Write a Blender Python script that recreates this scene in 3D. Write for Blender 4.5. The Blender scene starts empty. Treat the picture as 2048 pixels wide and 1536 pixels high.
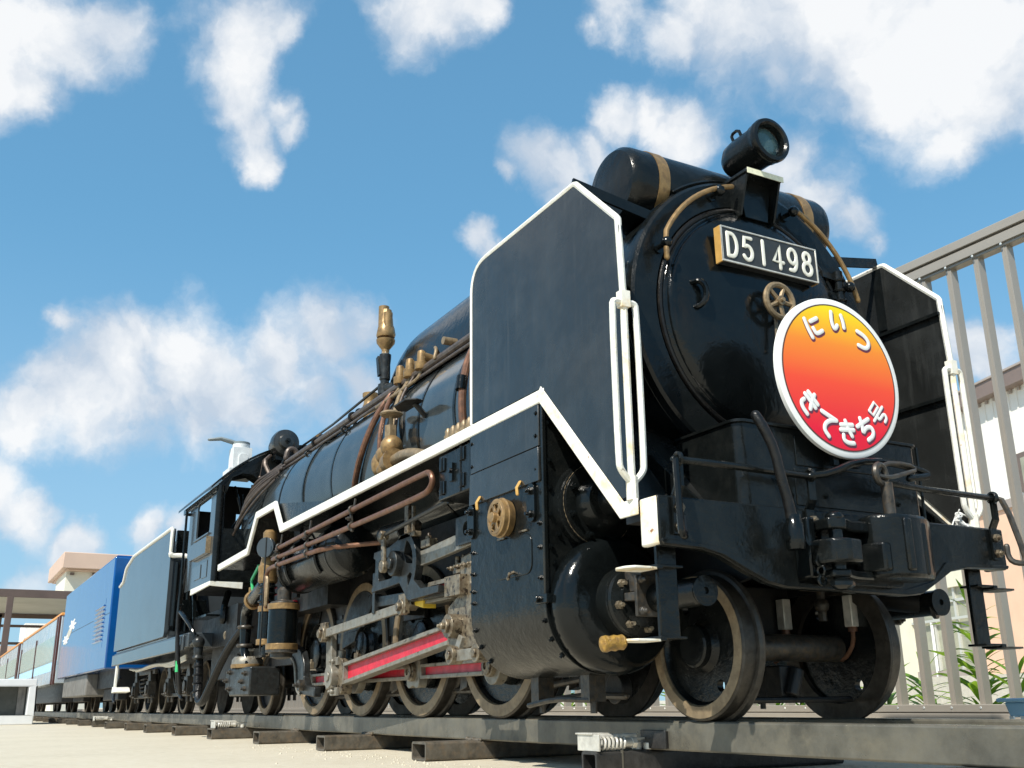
import bpy, bmesh, math, random
from mathutils import Vector, Matrix
from mathutils.geometry import tessellate_polygon

random.seed(7)
scene = bpy.context.scene
C = scene.collection

# Everything is laid out in full-size engine metres (x forward, y to the engine's left, z above the rail head)
# and built at quarter scale, with the ground at z = 0.
S = 0.25
Z0 = 0.32
def W(p):
    return Vector((p[0]*S, p[1]*S, (p[2]+Z0)*S))

# ---------------------------------------------------------------- camera
yaw, pitch, roll = math.radians(151.008), math.radians(17.369), math.radians(-0.737)
f_ = Vector((math.cos(pitch)*math.cos(yaw), math.cos(pitch)*math.sin(yaw), math.sin(pitch)))
r_ = Vector((math.sin(yaw), -math.cos(yaw), 0))
u_ = r_.cross(f_)
r2 = math.cos(roll)*r_ + math.sin(roll)*u_
u2 = -math.sin(roll)*r_ + math.cos(roll)*u_
cd = bpy.data.cameras.new('camera')
cam = bpy.data.objects.new('camera', cd)
C.objects.link(cam)
m = Matrix((( r2.x, u2.x, -f_.x), (r2.y, u2.y, -f_.y), (r2.z, u2.z, -f_.z))).to_4x4()
m.translation = W((5.005, -4.653, 0.121))
cam.matrix_world = m
cd.sensor_width = 36
cd.lens = 36*2036.446/2048
cd.clip_start = 0.02
cd.clip_end = 3000
scene.camera = cam

# ---------------------------------------------------------------- light and sky
sun_dir = Vector((0.58, -1.0, 1.31)).normalized()          # towards the sun
elev = math.asin(sun_dir.z)
azim = math.atan2(sun_dir.x, sun_dir.y)
sl = bpy.data.lights.new('sun', 'SUN')
sl.energy = 4.3
sl.angle = math.radians(0.5)
sl.color = (1.0, 0.95, 0.85)
so = bpy.data.objects.new('sun', sl)
C.objects.link(so)
so.rotation_euler = sun_dir.to_track_quat('Z', 'Y').to_euler()
so.location = (3, -6, 8)

scene.view_settings.view_transform = 'Standard'
scene.view_settings.look = 'None'
scene.view_settings.gamma = 1
scene.view_settings.use_curve_mapping = False
scene.view_settings.exposure = 0.5

BLOBS = [(-0.841, -0.035, 0.539, 0.059), (-0.832, 0.012, 0.555, 0.049), (-0.857, -0.005, 0.515, 0.036), (-0.82, 0.04, 0.571, 0.033), (-0.789, 0.159, 0.593, 0.054),
 (-0.803, 0.146, 0.577, 0.032), (-0.812, 0.168, 0.559, 0.042), (-0.826, 0.182, 0.534, 0.036), (-0.834, 0.199, 0.515, 0.029), (-0.817, 0.226, 0.53, 0.023),
 (-0.823, 0.236, 0.517, 0.019), (-0.844, 0.208, 0.494, 0.022), (-0.786, 0.193, 0.587, 0.026), (-0.85, 0.21, 0.482, 0.016), (-0.719, 0.318, 0.619, 0.056),
 (-0.726, 0.336, 0.6, 0.028), (-0.737, 0.291, 0.61, 0.028), (-0.705, 0.362, 0.609, 0.022), (-0.645, 0.476, 0.598, 0.034), (-0.663, 0.465, 0.587, 0.018),
 (-0.596, 0.557, 0.578, 0.047), (-0.623, 0.526, 0.579, 0.027), (-0.564, 0.593, 0.575, 0.066), (-0.515, 0.64, 0.57, 0.081), (-0.468, 0.694, 0.547, 0.083),
 (-0.516, 0.683, 0.517, 0.051), (-0.479, 0.723, 0.498, 0.05), (-0.504, 0.723, 0.472, 0.029), (-0.422, 0.752, 0.507, 0.08), (-0.58, 0.604, 0.546, 0.027),
 (-0.748, 0.443, 0.494, 0.032), (-0.74, 0.466, 0.485, 0.029), (-0.692, 0.498, 0.523, 0.028), (-0.67, 0.524, 0.526, 0.027), (-0.659, 0.555, 0.508, 0.032),
 (-0.77, 0.422, 0.478, 0.016), (-0.806, 0.408, 0.429, 0.019), (-0.803, 0.425, 0.418, 0.015), (-0.718, 0.486, 0.498, 0.021), (-0.738, 0.448, 0.504, 0.016),
 (-0.604, 0.642, 0.471, 0.036), (-0.601, 0.667, 0.44, 0.036), (-0.595, 0.688, 0.416, 0.027), (-0.589, 0.704, 0.397, 0.016), (-0.966, 0.038, 0.256, 0.03),
 (-0.949, 0.089, 0.301, 0.045), (-0.942, 0.121, 0.313, 0.039), (-0.959, 0.063, 0.277, 0.045), (-0.943, 0.163, 0.291, 0.055), (-0.955, 0.118, 0.273, 0.05),
 (-0.937, 0.209, 0.281, 0.047), (-0.917, 0.254, 0.307, 0.042), (-0.896, 0.296, 0.332, 0.039), (-0.883, 0.321, 0.342, 0.029), (-0.915, 0.285, 0.285, 0.042),
 (-0.9, 0.319, 0.296, 0.034), (-0.943, 0.056, 0.327, 0.014), (-0.971, 0.028, 0.238, 0.021), (-0.935, 0.233, 0.268, 0.029), (-0.947, 0.189, 0.261, 0.027),
 (-0.953, 0.145, 0.267, 0.034), (-0.984, 0.045, 0.175, 0.025), (-0.984, 0.097, 0.148, 0.021), (-0.973, 0.157, 0.168, 0.02), (-0.969, 0.183, 0.167, 0.016),
 (-0.992, 0.065, 0.107, 0.021), (-0.982, 0.019, 0.19, 0.025), (-0.988, 0.087, 0.13, 0.011), (-0.545, 0.784, 0.299, 0.03), (-0.552, 0.771, 0.318, 0.019),
 (-0.545, 0.792, 0.276, 0.019)]

def build_world():
    w = bpy.data.worlds.new('World')
    scene.world = w
    w.use_nodes = True
    nt = w.node_tree
    nt.nodes.clear()
    N, L = nt.nodes, nt.links
    def math_(op, a, b=None, c=None, clamp=False):
        n = N.new('ShaderNodeMath'); n.operation = op; n.use_clamp = clamp
        for i, v in enumerate((a, b, c)):
            if v is None: continue
            if isinstance(v, (int, float)): n.inputs[i].default_value = v
            else: L.new(v, n.inputs[i])
        return n.outputs[0]
    out = N.new('ShaderNodeOutputWorld')
    bg = N.new('ShaderNodeBackground'); bg.inputs['Strength'].default_value = 0.125
    L.new(bg.outputs[0], out.inputs[0])
    sky = N.new('ShaderNodeTexSky'); sky.sky_type = 'NISHITA'
    sky.sun_disc = False; sky.sun_elevation = elev; sky.sun_rotation = azim
    sky.air_density = 1.0; sky.dust_density = 0.15; sky.ozone_density = 1.5
    tint = N.new('ShaderNodeMix'); tint.data_type = 'RGBA'; tint.blend_type = 'MULTIPLY'
    tint.inputs[0].default_value = 1.0
    gam = N.new('ShaderNodeGamma'); gam.inputs[1].default_value = 0.5      # softer falloff towards the hazy horizon
    L.new(sky.outputs[0], gam.inputs[0])
    L.new(gam.outputs[0], tint.inputs[6]); tint.inputs[7].default_value = (0.78, 1.56, 2.0, 1)
    tc = N.new('ShaderNodeTexCoord')
    d = tc.outputs['Generated']
    # soft warping so that the cloud edges fray
    nz = N.new('ShaderNodeTexNoise'); nz.inputs['Scale'].default_value = 4.0
    nz.inputs['Detail'].default_value = 7; nz.inputs['Roughness'].default_value = 0.62
    L.new(d, nz.inputs['Vector'])
    sub = N.new('ShaderNodeVectorMath'); sub.operation = 'SUBTRACT'; sub.inputs[1].default_value = (.5, .5, .5)
    L.new(nz.outputs['Color'], sub.inputs[0])
    sc = N.new('ShaderNodeVectorMath'); sc.operation = 'SCALE'; sc.inputs['Scale'].default_value = 0.12
    L.new(sub.outputs[0], sc.inputs[0])
    ad = N.new('ShaderNodeVectorMath'); ad.operation = 'ADD'
    L.new(d, ad.inputs[0]); L.new(sc.outputs[0], ad.inputs[1])
    dw = ad.outputs[0]
    field = None
    for (x, y, z, r) in BLOBS:
        ds = N.new('ShaderNodeVectorMath'); ds.operation = 'DISTANCE'
        L.new(dw, ds.inputs[0]); ds.inputs[1].default_value = (x, y, z)
        v = math_('MULTIPLY_ADD', ds.outputs['Value'], -1.0/(r*1.12), 1.0)
        field = v if field is None else math_('SMOOTH_MAX', field, v, 0.35)
    # elsewhere in the sky: the same kind of broken clouds
    nb = N.new('ShaderNodeTexNoise'); nb.inputs['Scale'].default_value = 2.6
    nb.inputs['Detail'].default_value = 3; nb.inputs['Roughness'].default_value = 0.5
    L.new(dw, nb.inputs['Vector'])
    dot = N.new('ShaderNodeVectorMath'); dot.operation = 'DOT_PRODUCT'
    L.new(d, dot.inputs[0]); dot.inputs[1].default_value = tuple(f_)
    away = N.new('ShaderNodeMapRange'); away.interpolation_type = 'SMOOTHSTEP'
    L.new(dot.outputs['Value'], away.inputs[0])
    away.inputs[1].default_value = 0.84; away.inputs[2].default_value = 0.70
    gen = math_('MULTIPLY_ADD', nb.outputs['Fac'], 5.0, -2.75)
    gen = math_('MINIMUM', gen, 0.8)
    gen2 = math_('ADD', gen, math_('MULTIPLY_ADD', away.outputs[0], 3.0, -3.0))
    field = math_('SMOOTH_MAX', field, gen2, 0.1)
    nf = N.new('ShaderNodeTexNoise'); nf.inputs['Scale'].default_value = 8.5
    nf.inputs['Detail'].default_value = 8; nf.inputs['Roughness'].default_value = 0.56
    L.new(dw, nf.inputs['Vector'])
    dens = math_('ADD', field, math_('MULTIPLY_ADD', nf.outputs['Fac'], 2.3, -1.10))
    mask = N.new('ShaderNodeMapRange'); mask.interpolation_type = 'SMOOTHSTEP'
    L.new(dens, mask.inputs[0]); mask.inputs[1].default_value = -0.16; mask.inputs[2].default_value = 0.74
    mask.inputs[4].default_value = 0.95
    # cloud tone: thin parts bluish, thick tops white, undersides pale grey
    up = N.new('ShaderNodeSeparateXYZ'); L.new(d, up.inputs[0])
    lift = N.new('ShaderNodeVectorMath'); lift.operation = 'ADD'; L.new(dw, lift.inputs[0])
    lift.inputs[1].default_value = tuple(sun_dir*0.05)
    n2 = N.new('ShaderNodeTexNoise'); n2.inputs['Scale'].default_value = 7.5
    n2.inputs['Detail'].default_value = 4; n2.inputs['Roughness'].default_value = 0.6
    L.new(lift.outputs[0], n2.inputs['Vector'])
    shade = math_('SUBTRACT', nf.outputs['Fac'], n2.outputs['Fac'])         # lit side against shaded side
    tone = N.new('ShaderNodeMapRange'); L.new(math_('MULTIPLY_ADD', shade, 2.6, math_('MULTIPLY_ADD', dens, .28, .25)), tone.inputs[0])
    tone.inputs[1].default_value = 0.0; tone.inputs[2].default_value = 0.8
    cc = N.new('ShaderNodeMix'); cc.data_type = 'RGBA'
    L.new(tone.outputs[0], cc.inputs[0])
    cc.inputs[6].default_value = (3.2, 3.7, 4.35, 1)
    cc.inputs[7].default_value = (5.5, 5.55, 5.6, 1)
    hz = N.new('ShaderNodeMapRange'); hz.interpolation_type = 'SMOOTHSTEP'           # paler, hazier air low down
    L.new(up.outputs[2], hz.inputs[0]); hz.inputs[1].default_value = 0.45; hz.inputs[2].default_value = 0.0
    hz.inputs[4].default_value = 0.55
    hm_ = N.new('ShaderNodeMix'); hm_.data_type = 'RGBA'
    L.new(hz.outputs[0], hm_.inputs[0]); L.new(tint.outputs[2], hm_.inputs[6]); hm_.inputs[7].default_value = (2.6, 3.5, 4.5, 1)
    mx = N.new('ShaderNodeMix'); mx.data_type = 'RGBA'
    far = N.new('ShaderNodeMapRange'); far.interpolation_type = 'SMOOTHSTEP'      # clouds melt into the haze near the horizon
    L.new(up.outputs[2], far.inputs[0]); far.inputs[1].default_value = 0.0; far.inputs[2].default_value = 0.16
    L.new(math_('MULTIPLY', mask.outputs[0], far.outputs[0]), mx.inputs[0]); L.new(hm_.outputs[2], mx.inputs[6]); L.new(cc.outputs[2], mx.inputs[7])
    # below the horizon the sky map never shows: keep it plain
    L.new(mx.outputs[2], bg.inputs['Color'])
build_world()

# ---------------------------------------------------------------- materials
def mat(name, base, rough=0.5, metal=0.0, bump=(), vary=0.0, vscale=30, tint=None, spots=None,
        coat=0.0, streak=None, rvar=0.12, ior=1.5, trans=0.0):
    """bump: list of (scale, strength, distance m); tint: second colour mixed in by noise;
    spots: (colour, threshold, scale) wear patches; streak: (colour, amount) vertical runs."""
    mt = bpy.data.materials.new(name); mt.use_nodes = True
    nt = mt.node_tree; N, L = nt.nodes, nt.links
    bs = N['Principled BSDF']
    bs.inputs['Roughness'].default_value = rough
    bs.inputs['Metallic'].default_value = metal
    bs.inputs['IOR'].default_value = ior
    if coat: bs.inputs['Coat Weight'].default_value = coat; bs.inputs['Coat Roughness'].default_value = 0.08
    if trans: bs.inputs['Transmission Weight'].default_value = trans
    g = N.new('ShaderNodeNewGeometry')
    pos = g.outputs['Position']
    def noise(scale, detail=5, vec=pos, rough_=.6):
        n = N.new('ShaderNodeTexNoise'); n.inputs['Scale'].default_value = scale
        n.inputs['Detail'].default_value = detail; n.inputs['Roughness'].default_value = rough_
        L.new(vec, n.inputs['Vector']); return n.outputs['Fac']
    def ramp(fac, a, b, lo=0.0, hi=1.0):
        r = N.new('ShaderNodeMapRange'); L.new(fac, r.inputs[0])
        r.inputs[1].default_value = a; r.inputs[2].default_value = b
        r.inputs[3].default_value = lo; r.inputs[4].default_value = hi
        return r.outputs[0]
    def mix(fac, a, b, mode='MIX'):
        n = N.new('ShaderNodeMix'); n.data_type = 'RGBA'; n.blend_type = mode
        if isinstance(fac, float): n.inputs[0].default_value = fac
        else: L.new(fac, n.inputs[0])
        for i, v in ((6, a), (7, b)):
            if isinstance(v, tuple): n.inputs[i].default_value = (*v, 1)
            else: L.new(v, n.inputs[i])
        return n.outputs[2]
    col = tuple(base)
    nv = noise(vscale)
    if vary:
        dark = tuple(c*(1-vary) for c in base); light = tuple(min(1, c*(1+vary)) for c in base)
        col = mix(ramp(nv, .3, .7), dark, light)
    if tint:
        col = mix(ramp(noise(vscale*1.7), .48, .72), col, tuple(tint))
    if streak:
        mp = N.new('ShaderNodeMapping'); L.new(pos, mp.inputs[0]); mp.inputs['Scale'].default_value = (1, 1, .08)
        st = noise(45, 4, mp.outputs[0])
        col = mix(ramp(st, .55, .8, 0, streak[1]), col, tuple(streak[0]))
    if spots:
        col = mix(ramp(noise(spots[2], 8), spots[1], spots[1]+.05), col, tuple(spots[0]))
    if isinstance(col, tuple): bs.inputs['Base Color'].default_value = (*col, 1)
    else: L.new(col, bs.inputs['Base Color'])
    if rvar:
        L.new(ramp(noise(vscale*.8), .3, .7, max(.02, rough-rvar), min(1, rough+rvar)), bs.inputs['Roughness'])
    last = None
    for (s_, st, dist) in bump:
        b = N.new('ShaderNodeBump'); b.inputs['Strength'].default_value = st; b.inputs['Distance'].default_value = dist
        L.new(noise(s_, 4), b.inputs['Height'])
        if last: L.new(last, b.inputs['Normal'])
        last = b.outputs[0]
    if last: L.new(last, bs.inputs['Normal'])
    return mt

M = {}
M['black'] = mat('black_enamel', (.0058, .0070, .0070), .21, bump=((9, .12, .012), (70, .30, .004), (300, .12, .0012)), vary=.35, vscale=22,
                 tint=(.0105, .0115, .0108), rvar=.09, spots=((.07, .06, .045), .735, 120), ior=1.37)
M['black_panel'] = mat('black_brushed_enamel', (.0150, .0160, .0155), .26, bump=((5, .16, .02), (38, .20, .004), (240, .16, .0013)), vary=.25,
                 vscale=9, tint=(.026, .0275, .027), rvar=.10, spots=((.10, .095, .08), .735, 150), coat=.3, streak=((.05, .052, .05), .6))
M['black_gloss'] = mat('black_gloss_enamel', (.0040, .0052, .0055), .15, bump=((10, .12, .012), (60, .22, .004), (260, .10, .001)), vary=.3, rvar=.05, ior=1.40)
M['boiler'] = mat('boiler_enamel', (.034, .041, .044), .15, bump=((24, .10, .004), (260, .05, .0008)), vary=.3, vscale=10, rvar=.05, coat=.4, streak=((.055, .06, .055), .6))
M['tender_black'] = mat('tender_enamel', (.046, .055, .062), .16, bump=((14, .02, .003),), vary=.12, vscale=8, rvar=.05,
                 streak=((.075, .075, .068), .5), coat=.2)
M['under'] = mat('underframe_black', (.0065, .007, .0075), .5, bump=((80, .3, .003),), vary=.5, vscale=50, tint=(.016, .013, .010))
M['iron'] = mat('oily_iron', (.05, .047, .042), .42, .35, bump=((120, .3, .002),), vary=.5, vscale=70, tint=(.09, .065, .04))
M['link'] = mat('dark_steel', (.034, .037, .037), .36, .5, bump=((140, .25, .002),), vary=.4, vscale=60, tint=(.03, .027, .024))
M['steel'] = mat('rod_steel', (.235, .22, .185), .42, .35, bump=((150, .2, .0015),), vary=.25, vscale=40, tint=(.17, .14, .10),
                 spots=((.06, .045, .03), .62, 60))
M['greasy'] = mat('greasy_steel', (.20, .165, .115), .38, .35, bump=((150, .3, .002),), vary=.35, vscale=60, tint=(.09, .058, .034),
                 spots=((.035, .025, .018), .56, 80))
M['rim'] = mat('tyre_steel', (.235, .175, .105), .5, .25, bump=((160, .2, .0015),), vary=.25, vscale=45, tint=(.16, .11, .065))
M['tread'] = mat('tread_steel', (.052, .046, .038), .42, .4, bump=((110, .3, .002),), vary=.4, vscale=45, tint=(.03, .025, .02))
M['red'] = mat('red_enamel', (.56, .016, .040), .42, bump=((150, .2, .001),), vary=.2, vscale=50, tint=(.40, .014, .03))
M['brass'] = mat('bronze_paint', (.28, .175, .072), .42, .35, bump=((120, .25, .0015),), vary=.3, vscale=60, tint=(.17, .105, .05))
M['dullbrass'] = mat('dull_brass', (.26, .19, .11), .45, .3, bump=((150, .25, .0015),), vary=.3, vscale=80, tint=(.16, .11, .06))
M['copper'] = mat('copper_pipe', (.165, .078, .044), .42, .4, bump=((120, .2, .001),), vary=.35, vscale=70, tint=(.11, .065, .045))
M['pipe'] = mat('brown_pipe', (.10, .075, .06), .42, .3, bump=((130, .25, .001),), vary=.4, vscale=60, tint=(.05, .04, .036))
M['white'] = mat('white_paint', (.76, .75, .69), .42, bump=((110, .45, .002),), vary=.08, vscale=25,
                 tint=(.70, .66, .54), spots=((.16, .12, .08), .665, 42))
M['white_worn'] = mat('white_paint_worn', (.80, .77, .68), .45, bump=((90, .5, .002),), vary=.06, tint=(.72, .52, .24), vscale=20,
                 spots=((.30, .14, .05), .64, 45))
M['white_clean'] = mat('white_enamel', (.82, .82, .80), .35, vary=.02, vscale=20)
M['plate_edge'] = mat('brass_edge', (.62, .36, .10), .4, .2, vary=.15, vscale=60)
M['plate_grey'] = mat('plate_black', (.028, .031, .033), .5, vary=.2, vscale=60)
M['letter'] = mat('letter_cream', (.74, .72, .63), .45, vary=.05)
M['glass_lamp'] = mat('lens_glass', (.30, .50, .52), .04, rvar=0, trans=.85, ior=1.45)
M['chrome'] = mat('reflector', (.55, .62, .62), .12, .9, rvar=0)
M['rubber'] = mat('hose_rubber', (.007, .007, .007), .34, bump=((180, .4, .002),), vary=.4, vscale=80, tint=(.014, .012, .010), ior=1.38)
M['yellow'] = mat('ochre_tape', (.30, .17, .03), .45, bump=((160, .8, .004),), vary=.45, vscale=90, tint=(.18, .10, .03))
M['yellow_paint'] = mat('yellow_paint', (.75, .52, .05), .5, vary=.1)
M['reflective'] = mat('reflective_tape', (.75, .74, .55), .3, vary=.15, vscale=150)
M['green'] = mat('green_tape', (.05, .45, .16), .4)
M['alu'] = mat('galvanised', (.62, .60, .54), .42, .35, bump=((200, .2, .001),), vary=.2, vscale=80)
M['valve_white'] = mat('pale_grey_casting', (.66, .68, .68), .4, vary=.08, vscale=60)
M['valve_grey'] = mat('lever_grey', (.18, .21, .22), .4, vary=.1)
M['sleeper'] = mat('sleeper_steel', (.10, .088, .07), .48, .2, bump=((120, .4, .002),), vary=.45, vscale=40, tint=(.16, .12, .08),
                 spots=((.20, .13, .07), .68, 60))
M['sleeper_dark'] = mat('sleeper_black_steel', (.028, .027, .026), .42, bump=((160, .5, .002),), vary=.5, vscale=70,
                 spots=((.25, .23, .2), .70, 220))
M['rail'] = mat('rail_steel', (.115, .108, .088), .34, .25, bump=((120, .25, .0015),), vary=.4, vscale=16, tint=(.16, .145, .11),
                 spots=((.22, .21, .18), .75, 260))
M['blue'] = mat('blue_car_paint', (.004, .070, .25), .10, bump=((7, .05, .010), (3, .07, .02)), vary=.10, vscale=12, coat=.35, rvar=.03)
M['silver'] = mat('silver_car_side', (.46, .52, .56), .25, .25, bump=(), vary=.06, vscale=10)
M['car_window'] = mat('car_window_glass', (.20, .34, .32), .15, vary=.15, bump=(), rvar=.03)
M['orange'] = mat('orange_trim', (.72, .30, .06), .4, vary=.06)
M['maroon'] = mat('maroon_post', (.075, .028, .022), .35, vary=.2)
M['skirt'] = mat('dusty_skirt', (.16, .15, .135), .55, bump=((60, .2, .002),), vary=.35, vscale=18, streak=((.05, .048, .045), .8))
M['fence'] = mat('bronze_aluminium', (.35, .315, .27), .36, .22, bump=((300, .05, .0005),), vary=.05, vscale=8, rvar=.05)
M['screw'] = mat('screw_steel', (.8, .8, .76), .3, .6)
M['curb'] = mat('kerb_concrete', (.50, .475, .41), .75, bump=((160, .4, .002),), vary=.12, vscale=30)
M['block'] = mat('white_concrete', (.70, .71, .71), .6, bump=((150, .2, .001),), vary=.05, vscale=10)
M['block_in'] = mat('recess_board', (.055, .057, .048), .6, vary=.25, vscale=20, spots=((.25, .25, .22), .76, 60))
M['wall_white'] = mat('white_siding', (.80, .78, .73), .55, vary=.03, vscale=5)
M['wall_pink'] = mat('peach_render', (.76, .50, .36), .75, bump=((140, .3, .002),), vary=.05, vscale=6)
M['fascia'] = mat('brown_fascia', (.20, .15, .13), .5, vary=.08, vscale=6)
M['belt'] = mat('taupe_band', (.36, .31, .28), .6, vary=.08, vscale=6)
M['pane'] = mat('window_pane', (.34, .34, .26), .35, vary=.25, vscale=4, rvar=.03)
M['frame_brown'] = mat('window_frame', (.16, .12, .10), .4, vary=.1)
M['frame_alu'] = mat('aluminium_frame', (.60, .60, .55), .4, .3)
M['cream'] = mat('cream_render', (.70, .67, .54), .7, vary=.06, vscale=5)
M['beam'] = mat('brown_steel_beam', (.105, .072, .06), .45, vary=.15, vscale=4)
M['soffit'] = mat('pale_soffit', (.40, .39, .34), .6, vary=.08, vscale=2)
M['pink_slab'] = mat('salmon_parapet', (.58, .42, .33), .6, vary=.06, vscale=2)
M['tower'] = mat('pale_tower_wall', (.74, .72, .62), .65, vary=.05, vscale=2)
M['planter'] = mat('pale_blue_plastic', (.42, .66, .84), .35, vary=.06)
M['leaf'] = mat('leaf_green', (.17, .33, .04), .42, vary=.35, vscale=9, tint=(.26, .38, .05))
M['stem'] = mat('leaf_stem', (.12, .18, .04), .5, vary=.2)
M['soil'] = mat('soil', (.10, .075, .05), .9, bump=((90, .6, .01),), vary=.4, vscale=30)
M['wire'] = mat('white_wire', (.7, .7, .68), .4)

def leafy():
    """leaves let some light through"""
    nt = M['leaf'].node_tree; N, L = nt.nodes, nt.links
    bs = N['Principled BSDF']; out = N['Material Output']
    tr = N.new('ShaderNodeBsdfTranslucent'); tr.inputs[0].default_value = (.34, .52, .05, 1)
    mx = N.new('ShaderNodeMixShader'); mx.inputs[0].default_value = .5
    L.new(bs.outputs[0], mx.inputs[1]); L.new(tr.outputs[0], mx.inputs[2]); L.new(mx.outputs[0], out.inputs[0])
leafy()

def ground_mat():
    mt = bpy.data.materials.new('pale_concrete'); mt.use_nodes = True
    nt = mt.node_tree; N, L = nt.nodes, nt.links; bs = N['Principled BSDF']
    g = N.new('ShaderNodeNewGeometry'); pos = g.outputs['Position']
    def noise(s, d=6, r=.6):
        n = N.new('ShaderNodeTexNoise'); n.inputs['Scale'].default_value = s; n.inputs['Detail'].default_value = d
        n.inputs['Roughness'].default_value = r; L.new(pos, n.inputs['Vector']); return n.outputs['Fac']
    def ramp(f, a, b):
        r = N.new('ShaderNodeMapRange'); L.new(f, r.inputs[0]); r.inputs[1].default_value = a; r.inputs[2].default_value = b; return r.outputs[0]
    def mix(f, a, b):
        n = N.new('ShaderNodeMix'); n.data_type = 'RGBA'; L.new(f, n.inputs[0])
        for i, v in ((6, a), (7, b)):
            if isinstance(v, tuple): n.inputs[i].default_value = (*v, 1)
            else: L.new(v, n.inputs[i])
        return n.outputs[2]
    c = mix(ramp(noise(3), .3, .7), (.46, .405, .30), (.56, .50, .385))
    c = mix(ramp(noise(40), .35, .75), c, (.58, .53, .43))
    c = mix(ramp(noise(220, 3), .66, .72), c, (.30, .26, .19))
    c = mix(ramp(noise(9, 8), .70, .74), c, (.36, .32, .25))
    L.new(c, bs.inputs['Base Color']); bs.inputs['Roughness'].default_value = .85
    b = N.new('ShaderNodeBump'); b.inputs['Strength'].default_value = .6; b.inputs['Distance'].default_value = .003
    L.new(noise(260, 4), b.inputs['Height']); L.new(b.outputs[0], bs.inputs['Normal'])
    return mt
M['ground'] = ground_mat()

def headmark_mat():
    """printed disc: yellow at the top through orange to red at the bottom"""
    mt = bpy.data.materials.new('printed_sign_face'); mt.use_nodes = True
    nt = mt.node_tree; N, L = nt.nodes, nt.links; bs = N['Principled BSDF']
    tc = N.new('ShaderNodeTexCoord'); sp = N.new('ShaderNodeSeparateXYZ'); L.new(tc.outputs['Generated'], sp.inputs[0])
    cr = N.new('ShaderNodeValToRGB'); L.new(sp.outputs['Z'], cr.inputs[0])
    e = cr.color_ramp.elements
    e[0].position = .12; e[0].color = (.74, .004, .030, 1)
    e[1].position = 1.0; e[1].color = (.88, .72, .0, 1)
    for p, c in ((.45, (.84, .07, .025, 1)), (.72, (.86, .25, .02, 1)), (.88, (.88, .50, .008, 1))):
        n = e.new(p); n.color = c
    L.new(cr.outputs[0], bs.inputs['Base Color']); bs.inputs['Roughness'].default_value = .38
    return mt
M['print'] = headmark_mat()
M['kana_shadow'] = mat('letter_outline', (.16, .03, .07), .45)

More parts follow.
